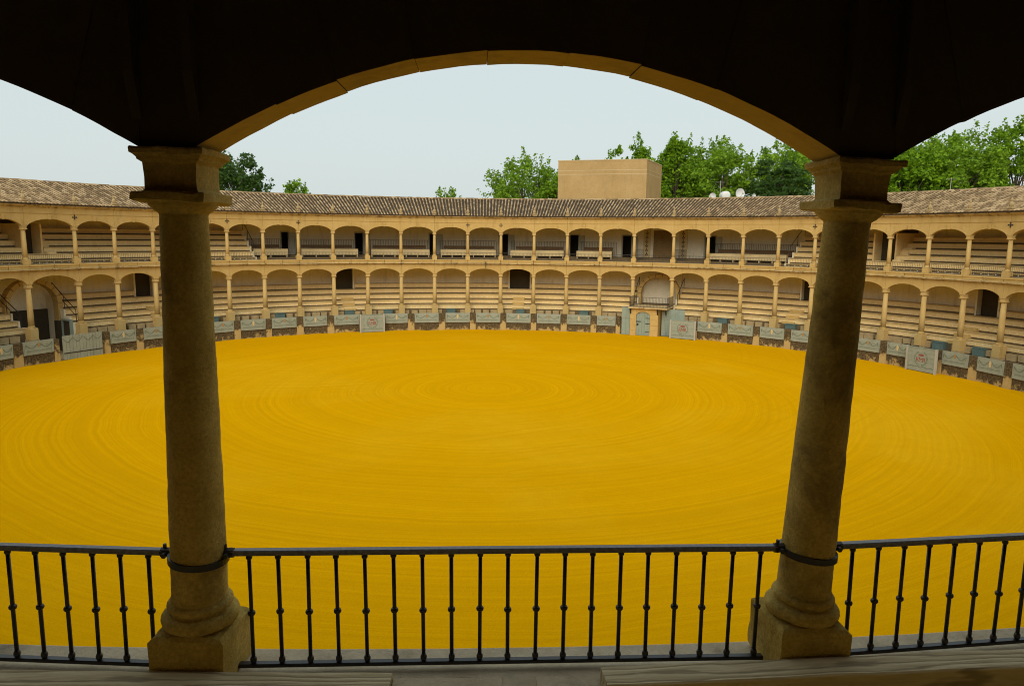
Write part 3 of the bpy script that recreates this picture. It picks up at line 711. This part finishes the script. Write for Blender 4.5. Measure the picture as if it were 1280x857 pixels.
board(pi + .0515, 34.962, 6.664, 2.5, .160, .10, 'weathered grey board behind the left column, edge at the picture bottom', .012, 5)
board(pi - .0545, 34.80, 6.690, 2.6, .16, .13, 'long weathered timber beam in front of the right column foot', -.005, 9)

# ------------------------------------------------------------------ far upper railings
def far_railing(t0, t1, R, z0, h, label, group, name='iron_railing', mat='far_iron', rr=.009, gap=.13):
    root = empty(name, P((t0+t1)/2, R, z0)); tag(root, label, 'railing', group)
    off = Vector(root.location)
    def q(t, z): return tuple(Vector(P(t, R, z0 + z)) - off)
    n = max(2, int((t1-t0)/.02))
    for nm, z in (('top_rail', h), ('bottom_rail', .06)):
        m = MB(); m.tube([q(t0 + (t1-t0)*i/n, z) for i in range(n + 1)], .016, 6); m.build(nm, mat, root)
    m = MB(); nb = int((t1-t0)*R/gap)
    for i in range(nb + 1):
        t = t0 + (t1-t0)*i/nb; m.tube([q(t, .04), q(t, h)], rr, 4)
    kind(m.build('baluster', mat, root), 'stuff')
    return root
for i in range(I0, I1):
    far_railing(ct(i) + .2/RC, ct(i+1) - .2/RC, RC - .02, Z_UB, .66, 'thin iron railing in the %s far upper bay counted from the left' % ORD[i - I0], 'iron railings along the far upper gallery')
BEN = [(-.60, -.515), (-.48, -.335), (-.30, -.145), (-.115, .035), (.075, .22), (.255, .35), (.60, .80)]
for k, (a, b) in enumerate(BEN):
    w = ORD[k]
    # cream front bench: back board, seat board, supports
    root = empty('bench', P((a+b)/2, 36.6, 6.7)); tag(root, '%s long cream bench from the left in the central upper gallery' % w, 'bench', 'cream benches in the upper gallery')
    off = Vector(root.location)
    def add(nm, mat, t0, t1, R0, R1, z0, z1):
        m = MB(); m.rbox(t0, t1, R0, R1, z0, z1, .02); m.v = [tuple(Vector(v) - off) for v in m.v]; m.build(nm, mat, root)
    add('front_board', 'cream_paint', a, b, 36.30, 36.34, 6.90, 7.40)
    add('seat', 'cream_paint', a, b, 36.28, 36.75, 7.403, 7.45)
    n = max(2, int((b-a)/.03))
    for j in range(n + 1):
        t = a + .002 + (b - a - .004)*j/n; add('support', 'cream_paint', t - .0012, t + .0012, 36.36, 36.7, 6.703, 7.40)
    a2, b2 = a + .012, b - .006
    root = empty('bench', P((a+b)/2, 38.1, 6.86)); tag(root, '%s dark wooden bench from the left, before the back railing' % w, 'bench', 'dark wooden benches in the upper gallery')
    off = Vector(root.location)
    add('seat', 'brown_wood', a2, b2, 37.9, 38.35, 7.40, 7.46); add('backrest', 'brown_wood', a2, b2, 38.34, 38.38, 7.52, 7.80)
    for j in range(n + 1):
        t = a2 + .002 + (b2 - a2 - .004)*j/n; add('leg', 'brown_wood', t - .001, t + .001, 37.95, 38.33, 6.863, 7.397)
    far_railing(a + (.0 if k else .004), b, 38.9, 6.86, 1.45, '%s tall iron railing from the left, along the upper back wall' % w, 'back railings of the upper gallery', gap=.16, rr=.015)
for t0, t1, s in ((.405, .437, 'left'), (.515, .548, 'right')):
    o = far_railing(t0, t1, 36.2, 6.7, 1.0, 'short dark screen railing %s of the carved wooden door' % s, 'screens beside the carved door', gap=.07, rr=.014)

# ------------------------------------------------------------------ barrier round the sand
bar = empty('barrier'); tag(bar, 'weathered masonry barrier with pale painted boards round the yellow sand', 'barrier')
PAN = [(-1.2896, -1.2379), (-1.2152, -1.1474), (-1.0155, -.9537), (-.9347, -.8746), (-.8525, -.7913), (-.7652, -.7046), (-.6866, -.6202), (-.6029, -.5357), (-.516, -.4511), (-.4302, -.3599), (-.2848, -.2202), (-.1997, -.1297), (-.1093, -.0386), (-.0197, .0514), (.0703, .1415), (.1604, .2303), (.2504, .3188), (.3376, .3927), (.6291, .6967), (.7146, .7832), (.803, .8682), (.8875, .9513), (.9724, 1.0368), (1.0594, 1.1174), (1.1362, 1.1897), (1.2711, 1.3326), (1.3541, 1.4148), (1.4347, 1.4955)]
PAN = [(-1.4455, -1.385), (-1.366, -1.307)] + PAN + [(1.515, 1.575)]
def ribbon(m, pts, w, R):      # flat painted line on the board face, pts = [(t, z)]
    for (a, za), (b, zb) in zip(pts[:-1], pts[1:]):
        d = Vector(((b-a)*R, zb-za)); d.normalize(); nx, nz = -d.y*w/2, d.x*w/2
        o = len(m.v); m.v += [P(a + nx/R, R, za + nz), P(b + nx/R, R, zb + nz), P(b - nx/R, R, zb - nz), P(a - nx/R, R, za - nz)]; m.f.append((o, o+1, o+2, o+3))
pr_prev = None
for idx, (a, b) in enumerate(PAN):
    body = MB()
    nz, nt_ = 4, 14; rows = []
    body.rbox(a - .003, b + .003, RB + .05, RB + .42, -.05, .74, .008)
    body.v = [(v[0] + .03*noise.noise(Vector(v)*3), v[1] + .03*noise.noise(Vector(v)*3 + Vector((5, 5, 5))), v[2] + .02*noise.noise(Vector(v)*2)) for v in body.v]
    body.build('wall', 'barrier_masonry', bar)
    pan = None
    zz = [.735, 1.03, 1.33, 1.635]
    for k in range(3):
        m = MB(); j = random.uniform(-.006, .006); m.rbox(a, b, RB - .035 + j, RB + .03, zz[k] + .005, zz[k+1] - .005, .015)
        o = m.build('board', 'pale_paint', bar if pan is None else pan)
        if pan is None: pan = o; o.name = 'panel'
    for t in (a + .004, b - .004, ):
        m = MB(); m.rbox(t - .0022, t + .0022, RB - .055, RB - .0455, .76, 1.62); m.build('batten', 'pale_paint', pan)
    m = MB(); mid = (a+b)/2; w = b - a
    for s in (-1, 1):
        ribbon(m, [(mid + s*w*(.05 + .38*x/8), 1.44 - .26*sin(pi*x/8)) for x in range(9)], .034, RB - .058)
        ribbon(m, [(mid + s*w*.43, 1.46), (mid + s*w*.43, 1.2)], .05, RB - .058)
    ribbon(m, [(a + .006, .98), (b - .006, .98)], .018, RB - .058)
    m.build('painted_garland', 'garland_paint', pan)
    m = MB(); z0 = 1.40
    m.f = []; R = RB - .06
    ww = .10/R; hgt = .16 if idx % 2 else .30
    m.v = [P(mid - ww*.6, R, z0 - hgt), P(mid + ww*.6, R, z0 - hgt), P(mid + ww, R, z0), P(mid, R, z0 + .13), P(mid - ww, R, z0)]; m.f = [(0, 1, 2, 3, 4)]
    m.build('painted_emblem', 'ochre_paint' if idx % 2 else 'cream_paint', pan)
    # pier to the right of this panel
    nxt = PAN[idx+1][0] if idx + 1 < len(PAN) else b + .02
    gap = nxt - b
    def pier(x0, x1):
        m = MB(); h = 1.60 + random.uniform(-.04, .05); rr = []
        m.sweep([(RB - .03, -.05), (RB - .015, .5), (RB - .01, 1.1), (RB + .01, h), (RB + .45, h), (RB + .45, -.05)], x0, x1, .006)
        m.v = [(v[0] + .025*noise.noise(Vector(v)*2.5), v[1] + .025*noise.noise(Vector(v)*2.5 + Vector((9, 1, 4))), v[2] + .02*noise.noise(Vector(v)*2)) for v in m.v]
        m.build('pier', 'pier_masonry', bar)
    if gap < .03: pier(b + .0012, nxt - .0012)
    else: pier(b + .0012, b + .013); pier(nxt - .013, nxt - .0012)
# masonry behind the free-standing shields
for a, b in ((-.3599 + .016, -.2848 - .016), (.5858, .6291 - .016), (1.1897 + .016, 1.2711 - .016)):
    m = MB(); m.rbox(a, b, RB + .25, RB + .5, -.05, 1.5, .01); m.build('wall', 'barrier_masonry', bar)
m = MB(); m.rbox(.3927 + .014, .4105, RB + .02, RB + .42, -.05, 1.55, .01); m.build('wall', 'barrier_masonry', bar)

# ------------------------------------------------------------------ shields with painted monogram
fc = bpy.data.curves.new('monogram_curve', 'FONT'); fc.body = 'RMR'; fc.size = .44; fc.align_x = 'CENTER'; fc.align_y = 'CENTER'; fc.space_character = .82
fo = bpy.data.objects.new('monogram_source', fc); C.objects.link(fo)
dg = bpy.context.evaluated_depsgraph_get(); TXT = bpy.data.meshes.new_from_object(fo.evaluated_get(dg)); TXT.materials.clear(); TXT.materials.append(MATS['red_paint'])
bpy.data.objects.remove(fo)
for v in TXT.vertices: v.co = (v.co.x*.95, v.co.z, v.co.y*1.0)
for (a, b), lab in zip(BURL, ('pale wooden shield with red monogram left of centre on the far side', 'pale wooden shield with red monogram beside the stone doorway', 'pale wooden shield with red monogram at the right, by the column')):
    t = (a+b)/2; hw = (b-a)*31.3/2; RRR = 31.35
    root = empty('shield', P(t, RRR, 0), -t); tag(root, lab, 'shield', 'free-standing shields before the barrier')
    zs = [.06, .38, .70, 1.02, 1.32, 1.62]
    for k in range(5):
        m = MB(); m.box(-hw + .10, hw - .10, -.02, .04, zs[k] + .004, zs[k+1] - .004); m.build('board', 'pale_paint', root)
    for s in (-1, 1):
        m = MB(); x = s*(hw - .06); m.box(x - .065, x + .065, -.05, .09, -.1, 1.68); m.build('post', 'grey_post', root)
    m = MB(); m.box(-hw + .12, hw - .12, -.04, .10, 1.62, 1.66); m.build('cap_rail', 'teal_paint', root)
    place(TXT, 'monogram', root, (0, -.0245, .82))
    m = MB()      # crown over the letters
    for q in range(5):
        x = -.16 + .08*q; m.v += [(x - .05, -.0245, 1.16), (x + .05, -.0245, 1.16), (x, -.0245, 1.28 - .02*abs(q - 2))]; n = len(m.v); m.f.append((n-3, n-2, n-1))
    m.v += [(-.2, -.025, 1.09), (.2, -.025, 1.09), (.2, -.025, 1.15), (-.2, -.025, 1.15)]; n = len(m.v); m.f.append((n-4, n-3, n-2, n-1)); m.build('crown', 'red_paint', root)
    m = MB()      # laurel wreath round the monogram
    for s in (-1, 1):
        for q in range(14):
            an = -pi/2 + s*(.12 + 2.45*q/13); cx, cz = .47*cos(an), .92 + .46*sin(an); dx, dz = -sin(an), cos(an)
            for sd in (-1, 1):
                nx, nz_ = dx*s + cos(an)*sd*.8, dz*s + sin(an)*sd*.8
                l = .075; m.v += [(cx, -.0245, cz), (cx + nx*l*.5 - nz_*.018, -.0245, cz + nz_*l*.5 + nx*.018), (cx + nx*l, -.0245, cz + nz_*l), (cx + nx*l*.5 + nz_*.018, -.0245, cz + nz_*l*.5 - nx*.018)]
                n = len(m.v); m.f.append((n-4, n-3, n-2, n-1))
    m.build('wreath', 'garland_paint', root)
    m = MB(); pts = [(-hw + .2 + (2*hw - .4)*q/24, .28 + .06*abs(sin(q*pi/6))) for q in range(25)]
    for (xa, za), (xb, zb) in zip(pts[:-1], pts[1:]):
        m.v += [(xa, -.0245, za), (xb, -.0245, zb), (xb, -.0245, zb + .04), (xa, -.0245, za + .04)]; n = len(m.v); m.f.append((n-4, n-3, n-2, n-1))
    m.build('painted_garland', 'garland_paint', root)

# ------------------------------------------------------------------ double gate at the left
a, b = -1.1274, -1.0345; t = (a+b)/2; hw = (b-a)*RB/2 - .04
root = empty('double_gate', P(t, RB - .02, 0), -t); tag(root, 'pale green double plank gate with painted swags in the barrier at left', 'gate')
for s in (-1, 1):
    lf = None; n = 6; w = hw/n
    for k in range(n):
        x = s*(k + .5)*w
        m = MB(); j = random.uniform(-.006, .006); m.box(x - w/2 + .008, x + w/2 - .008, -.03 + j, .03, .06, 1.72 + random.uniform(-.01, .01))
        if lf is None: lf = m.build('leaf', 'pale_paint', root)
        else: m.build('plank', 'pale_paint', lf)
    m = MB(); m.box(min(s*.03, s*(hw - .03)), max(s*.03, s*(hw - .03)), -.055, -.038, .48, .54); m.build('strap_hinge', 'black_iron', lf)
    m = MB()
    for c in range(2):
        x0 = s*(.06 + c*.70); pts = [(x0 + s*.66*q/10, 1.55 - .30*sin(pi*q/10)) for q in range(11)]
        for (xa, za), (xb, zb) in zip(pts[:-1], pts[1:]):
            m.v += [(xa, -.041, za - .02), (xb, -.041, zb - .02), (xb, -.041, zb + .03), (xa, -.041, za + .03)]; n2 = len(m.v); m.f.append((n2-4, n2-3, n2-2, n2-1))
    m.build('painted_garland', 'garland_paint', lf)

# ------------------------------------------------------------------ stone doorway hut with balcony
k0, k1, d0, d1 = .4371, .5175, .4546, .4943
kt = (k0+k1)/2; hut = empty('gate_hut', P(kt, RB - .25, 0), -kt); tag(hut, 'small stone doorway hut carrying an iron balcony on the far barrier', 'hut')
kw = (k1-k0)*RB/2; dx0 = (d0 - kt)*RB; dx1 = (d1 - kt)*RB; dm = (dx0+dx1)/2; dr = (dx1-dx0)/2
for x0, x1 in ((-kw, dx0 - .002), (dx1 + .002, kw)):
    for q in range(5):       # coursed jamb stones
        m = MB(); j = random.uniform(-.012, .012); m.box(x0 + .004, x1 - .004, -.05 + j, 1.9, .004 + q*.5, .496 + q*.5); m.build('jamb_stone', 'facade_stone', hut)
m = MB(); n = 12; rows = []
for k in range(n + 1):
    an = pi - pi*k/n; x = dm + dr*cos(an); z = 1.85 + .34*sin(an); rows.append([(x, -.04, z), (x, -.04, 2.5), (x, .5, 2.5), (x, .5, z)])
m.grid(rows, True); m.build('lintel', 'facade_stone', hut)
m = MB(); m.box(-kw - .12, kw + .85, -.35, 2.4, 2.503, 2.62); m.build('balcony_slab', 'trim_stone', hut)
for x in (-kw + .05, kw - .05, kw + .7):
    m = MB(); m.hexa([(x - .05, -.28, 2.38), (x + .05, -.28, 2.38), (x + .05, -.052, 1.95), (x - .05, -.052, 1.95), (x - .05, -.28, 2.50), (x + .05, -.28, 2.50), (x + .05, -.052, 2.5), (x - .05, -.052, 2.5)]); m.build('bracket', 'black_iron', hut)
door = None
for q in range(5):
    w = 2*dr/5; x = dx0 + (q + .5)*w; u = (x - dm)/dr
    m = MB(); m.box(x - w/2 + .006, x + w/2 - .006, .06, .11, .05, 1.84 + .33*sqrt(max(0, 1 - u*u))*.97)
    if door is None: door = m.build('door', 'teal_paint', hut)
    else: m.build('plank', 'teal_paint', door)
for z in (.35, 1.1, 1.6):
    m = MB(); m.box(dx1 - .42, dx1 - .02, .035, .057, z, z + .05); m.build('strap_hinge', 'black_iron', door)
m = MB(); m.box(dx0 - .10, dx0 + .42, .0, .05, 1.28, 1.34); m.box(dx0 + .05, dx0 + .20, .02, .057, .95, 1.12); m.build('bolt', 'black_iron', door)
# balcony railing
br = empty('balcony_railing', P(kt, RB - .25, 2.62), -kt); tag(br, 'thin iron balcony railing above the stone doorway hut', 'railing')
pth = [(-kw - .05, 2.3), (-kw - .05, -.28), (kw + .78, -.28), (kw + .78, 2.3)]
for nm, z in (('top_rail', .90), ('bottom_rail', .07)):
    m = MB(); m.tube([(x, y, z) for x, y in pth], .018, 6); m.build(nm, 'far_iron', br)
m = MB()
for (xa, ya), (xb, yb) in zip(pth[:-1], pth[1:]):
    ln = sqrt((xb-xa)**2 + (yb-ya)**2); nn = int(ln/.13)
    for q in range(nn): m.tube([(xa + (xb-xa)*q/nn, ya + (yb-ya)*q/nn, .02), (xa + (xb-xa)*q/nn, ya + (yb-ya)*q/nn, .9)], .010, 4)
kind(m.build('baluster', 'far_iron', br), 'stuff')
# teal wooden wings either side
def wing(ta, tb, Ra, Rb_, h, label):
    A = Vector(P(ta, Ra, 0)); B = Vector(P(tb, Rb_, 0)); d = (B - A); L_ = d.length; rz = math.atan2(d.y, d.x)
    root = empty('gate_wing', A, rz); tag(root, label, 'gate')
    n = max(2, int(L_/.35)); first = None
    for q in range(n):
        m = MB(); m.box(q*L_/n + .005, (q+1)*L_/n - .005, -.03 + random.uniform(-.006, .006), .03, .04, h); m.build('plank', 'teal_paint', root)
    m = MB(); m.box(.02, L_ - .02, -.06, -.041, h*.62, h*.62 + .07); m.build('crossbar', 'pale_paint', root)
wing(.4113, .4355, RB - .1, RB - .1, 2.55, 'tall narrow teal gate leaf left of the stone doorway hut')
wing(.5215, .5822, RB + .5, RB + .9, 2.45, 'tall teal plank gate standing behind the central shield')

# ------------------------------------------------------------------ stair handrails
def handrail(pts, label, two=True):
    b0 = Vector(pts[0]); root = empty('handrail', b0); tag(root, label, 'handrail', 'iron stair handrails')
    pp = [Vector(p) - b0 for p in pts]
    m = MB(); m.tube([p + Vector((0, 0, .95)) for p in pp], .030, 6); m.build('top_rail', 'black_iron', root)
    if two:
        m = MB(); m.tube([p + Vector((0, 0, .5)) for p in pp], .022, 6); m.build('lower_rail', 'black_iron', root)
    for p in pp:
        m = MB(); m.tube([p, p + Vector((0, 0, .95))], .024, 6); m.build('post', 'black_iron', root)
def stair_rail(t, label, k0=0, k1=4, zz=LZ, two=True): handrail([P(t, 35.3 + .7*k, zz[k]) for k in (k0, (k0+k1)//2, k1)], label, two)
stair_rail(GATE_L[1] + .006, 'double iron handrail climbing the steps right of the left gateway')
stair_rail(GATE_L[0] - .006, 'double iron handrail climbing the steps left of the left gateway')
stair_rail(GATE_R[0] - .008, 'iron handrail left of the plastered niche over the hut', 1, 4, LZ, False)
stair_rail(GATE_R[1] + .008, 'iron handrail right of the plastered niche over the hut', 1, 4, LZ, False)
stair_rail(-.604, 'iron handrail ending the left block of upper seats', 1, 5, UZ, False)
stair_rail(.812, 'iron handrail ending the right block of upper seats', 1, 5, UZ, False)

# water spout on the ledge
m = MB(); m.tube([(0, 0, 0), (0, -.35, -.02), (0, -.42, -.10), (0.02, -.42, -.55)], [.05, .05, .05, .035], 8)
o = m.build('water_spout', 'far_iron', None, True, P(.008, RC - .30, 6.30), -.008); tag(o, 'small dark water spout hanging from the far ledge near centre', 'spout')

# ------------------------------------------------------------------ brick block behind the roof
c0 = Vector((9.76, 59.16, 0)); c1 = Vector((20.62, 55.65, 0)); c2 = Vector((24.4, 63.4, 0)); c3 = c0 + (c2 - c1)
bb = empty('brick_building', (c0 + c1 + c2 + c3)/4); tag(bb, 'plain windowless tan brick block rising behind the tiled roof', 'building')
off = Vector(bb.location)
def prism(m, s, z0, z1):
    cc = (c0 + c1 + c2 + c3)/4; q = [cc + (c - cc)*s - off for c in (c0, c1, c2, c3)]
    m.hexa([(v.x, v.y, z0) for v in q] + [(v.x, v.y, z1) for v in q])
m = MB(); prism(m, 1, 0, 18.5); m.build('wall', 'brick_wall', bb)
for z in (17.25, 16.75): m = MB(); prism(m, 1.004, z, z + .09); m.build('band', 'brick_band', bb)
m = MB(); prism(m, 1.008, 18.503, 18.62); m.build('coping', 'brick_band', bb)
# fine brick courses (too thin to tell apart): shallow raised joints
m = MB()
for k in range(18): prism(m, 1.0015, 12.0 + k*.26, 12.0 + k*.26 + .05)
kind(m.build('brick_course', 'brick_wall', bb), 'stuff')

# ------------------------------------------------------------------ roof-top dishes and antennas
def roof_z(R): return 12.6 - (R - 39.8)*.43
def dish(x, y, z, r, az, label):
    root = empty('satellite_dish', (x, y, z), az); tag(root, label, 'dish', 'satellite dishes on the roof')
    m = MB(); rows = []
    for i in range(6):
        q = r*i/5 + .01; rows.append([(q*cos(2*pi*k/20), -.35*(q*q)/r + .10, r + .35 + q*sin(2*pi*k/20)) for k in range(20)])
    m.grid(rows, True); rows2 = [[(p[0], p[1] + .03, p[2]) for p in row] for row in rows]; m.grid(rows2, True); m.grid([rows[-1], rows2[-1]], True); m.build('reflector', 'white_shell', root, True)
    m = MB(); m.tube([(0, .15, -1.2), (0, .15, r + .35)], .04, 6); m.build('mast', 'grey_post', root)
    m = MB(); m.tube([(0, .1, .35), (0, -.55, r + .30)], .018, 5); m.box(-.06, .06, -.62, -.50, r + .24, r + .38); m.build('feed_arm', 'grey_post', root)
dish(26.9, 39.3, 12.62, .52, .25, 'larger white satellite dish facing the arena on the far roof')
dish(24.1, 39.5, 12.45, .36, -.7, 'small white dish turned sideways, leftmost on the far roof')
dish(28.45, 39.3, 12.6, .26, .5, 'small white dish to the right of the larger roof dish')
root = empty('roof_drum', (25.4, 39.6, 12.5)); tag(root, 'squat pale drum housing lying on the far roof between dishes', 'roof unit')
m = MB(); rows = []
for i, (rr, y) in enumerate(((.2, -.6), (.42, -.58), (.46, -.5), (.46, .4), (.40, .5), (.1, .52))): rows.append([(rr*cos(2*pi*k/20), y, .75 + rr*sin(2*pi*k/20)) for k in range(20)])
m.grid(rows, True); m.f.append(tuple(range(20))); m.build('drum', 'white_shell', root, True)
m = MB(); m.box(-.35, .35, -.3, .3, -.8, .35); m.build('stand', 'grey_post', root)
m = MB(); m.box(.5, 1.05, -.2, .3, -.6, .62); m.build('cabinet', 'white_shell', root)
def antenna(x, y, z, h, label):
    root = empty('antenna', (x, y, z)); tag(root, label, 'antenna', 'aerials on the roof')
    m = MB(); m.tube([(0, 0, -1), (0, 0, h)], .03, 6); m.build('mast', 'grey_post', root)
    m = MB(); m.tube([(-.5, 0, h - .15), (.5, 0, h - .15)], .018, 5)
    for q in range(7): m.tube([(-.45 + .15*q, -.25, h - .15), (-.45 + .15*q, .25, h - .15)], .012, 4)
    m.build('yagi', 'grey_post', root)
antenna(25.0, 39.9, 12.3, 2.5, 'thin aerial mast beside the white dishes on the far roof')
antenna(48.0, 37.0, 11.0, 4.2, 'thin aerial mast above the roof right of the right column')
for dx, lab in ((0, 'left'), (.75, 'right')):
    root = empty('roof_vent', (41.2 + dx, 32.9 - dx*.6, 12.6)); tag(root, 'small white domed roof vent, %s one of the pair by the right column' % lab, 'vent', 'white vents on the right roof')
    m = MB(); m.lathe([(.22, -1), (.22, .35), (.3, .38), (.3, .46), (.22, .6), (.05, .68)], 14); m.build('cowl', 'white_shell', root, True)

# ------------------------------------------------------------------ trees
def tree(x, y, top, hw, seed, mat, label, zb=8.0, nclump=80, per=75, leaf=.34, shape='round', spray=.35, flat=1.0, name='tree'):
    rnd = random.Random(seed); root = empty(name, (x, y, 0)); tag(root, label, 'tree', 'trees behind the bullring')
    zc = (top + zb)/2; hz = (top - zb)/2
    m = MB(); m.tube([(0, 0, -.1), (.1, 0, zb*.5), (rnd.uniform(-.3, .3), .1, zb), (rnd.uniform(-.3, .3), .1, top - hz*.5)], [.42, .34, .27, .07], 9)
    cl = []
    for k in range(int(nclump*1.3)):
        while True:
            p = Vector((rnd.uniform(-1, 1), rnd.uniform(-1, 1), rnd.uniform(-1, 1)))
            if p.length > .35 and ((p.length < 1) if shape == 'ball' else (abs(p.x)**3 + abs(p.y)**3 + abs(p.z)**3 < 1)): break
        if shape == 'tall': w = hw*(1 - .55*max(0, p.z))
        elif shape == 'cone': w = hw*(1.02 - .45*(p.z + 1)/2)
        else: w = hw
        c = Vector((p.x*w, p.y*w*.9, zc + p.z*hz*.93)); cl.append((c, rnd.uniform(.55, 1.15)*min(1.15, hw/3.6)))
    for c, r in cl[::4]:
        z0 = rnd.uniform(zb*.7, max(zb, c.z - 1.5)); m.tube([(0, 0, min(z0, top - hz)), (c.x*.5, c.y*.5, (z0 + c.z)/2 + .3), tuple(c)], [.13, .08, .03], 5)
    m.build('trunk', 'bark', root)
    m = MB()
    def leafq(c, s):
        d = Vector((rnd.gauss(0, 1), rnd.gauss(0, 1), rnd.gauss(0, .7))).normalized(); e = d.cross(Vector((rnd.gauss(0, 1), rnd.gauss(0, 1), rnd.gauss(0, 1)))).normalized()
        o = len(m.v); n = d.cross(e)*s*.12
        m.v += [tuple(c - d*s), tuple(c + e*s*.5 + n), tuple(c + d*s), tuple(c - e*s*.5 + n)]; m.f += [(o, o+1, o+2), (o, o+2, o+3)]
    for c, r in cl:
        for k in range(per):
            q = Vector((rnd.gauss(0, 1), rnd.gauss(0, 1), rnd.gauss(0, .8*flat)))
            if q.length > 2: q *= .6
            leafq(c + q*r*.62, leaf*rnd.uniform(.55, 1.1))
        if rnd.random() < spray:       # a shoot that breaks the outline
            d = (c - Vector((0, 0, zc - hz*.4))).normalized() + Vector((0, 0, rnd.uniform(.2, .9))); d.normalize(); ln = rnd.uniform(.8, 1.8)*r
            for k in range(26):
                f = rnd.random(); leafq(c + d*(r*.6 + ln*f) + Vector((rnd.gauss(0, .2), rnd.gauss(0, .2), rnd.gauss(0, .16)))*(1.1 - f*.6)*r, leaf*rnd.uniform(.45, .85))
    o = m.build('crown', mat, root); return root
tree(-34.8, 67.4, 20.4, 4.3, 1, 'leaf_dark', 'dark tree behind the left foreground column', 9, 70, 70, .34, 'ball', .5)
tree(-29.1, 78.7, 17.0, 2.9, 2, 'leaf_mid', 'small round tree alone above the roof on the left', 9, 40, 70, .30, 'ball', .3)
tree(-6.8, 69.6, 16.6, 3.0, 3, 'leaf_mid', 'sparse low shrub tips above the roof left of the brick block', 8, 24, 34, .27, 'ball', 1.0)
tree(6.2, 78.0, 21.5, 5.6, 4, 'leaf_light', 'bright leafy tree directly left of the brick block', 8, 95, 60, .33, 'ball', .75)
tree(16.6, 91.0, 23.4, 1.9, 5, 'leaf_mid', 'slim tree tip peeping over the brick block', 12, 26, 40, .30, 'tall', .9)
tree(25.7, 85.9, 25.5, 2.8, 6, 'leaf_mid', 'tall slim poplar behind the right edge of the brick block', 8, 60, 55, .32, 'tall', .8)
tree(30.2, 77.3, 23.9, 4.7, 7, 'leaf_mid', 'dense upright green tree right of the brick block', 8, 110, 75, .33, 'tall', .5)
tree(36.0, 72.9, 22.4, 5.2, 8, 'leaf_light', 'yellow-green broad tree behind the satellite dishes', 8, 110, 75, .33, 'round', .5)
tree(38.8, 84.0, 25.2, 4.2, 18, 'leaf_mid', 'airy tree rising behind the yellow-green tree', 9, 70, 60, .32, 'tall', .8)
tree(42.8, 68.3, 20.8, 5.4, 9, 'leaf_dark', 'dark layered cedar just left of the right column', 8, 110, 75, .30, 'cone', .3, .35)
tree(50.5, 84.8, 25.0, 4.6, 10, 'leaf_mid', 'light green tree behind the dark cedar', 9, 90, 65, .33, 'round', .5)
tree(52.6, 63.8, 21.6, 4.2, 11, 'leaf_mid', 'green tree directly behind the right foreground column', 8, 80, 70, .33, 'round', .5)
tree(57.2, 59.8, 21.4, 4.8, 12, 'leaf_mid', 'broad green tree just right of the right column', 7, 110, 75, .34, 'round', .55)
tree(64.6, 61.0, 23.0, 5.4, 13, 'leaf_light', 'bright broad tree in the right-hand opening', 7, 110, 75, .34, 'round', .6)
tree(73.0, 61.6, 24.8, 5.4, 14, 'leaf_mid', 'tallest tree at the right edge of the view', 7, 120, 75, .34, 'round', .7)
tree(33.2, 82.0, 24.0, 4.0, 21, 'leaf_mid', 'tree filling the gap between the upright and the yellow-green tree', 8, 80, 70, .33, 'round', .6)
tree(46.6, 76.0, 22.6, 4.6, 22, 'leaf_light', 'yellow-green tree peeping between the dark cedar and the right column', 8, 90, 70, .33, 'round', .5)
tree(60.8, 68.0, 23.4, 4.4, 23, 'leaf_mid', 'green tree set back between two brighter trees at right', 8, 90, 70, .34, 'round', .6)
tree(69.0, 68.0, 24.6, 4.6, 24, 'leaf_light', 'pale tree set back left of the tallest tree at right', 8, 90, 70, .34, 'round', .6)
tree(11.5, 80.0, 20.0, 3.6, 25, 'leaf_light', 'leafy tree half hidden by the left side of the brick block', 8, 70, 65, .33, 'round', .6)
tree(27.6, 80.5, 23.4, 3.6, 26, 'leaf_mid', 'green tree growing right up against the right side of the brick block', 8, 80, 70, .33, 'round', .6)
tree(22.6, 88.0, 24.2, 2.6, 27, 'leaf_light', 'pale slim tree showing over the right corner of the brick block', 10, 50, 60, .32, 'tall', .8)
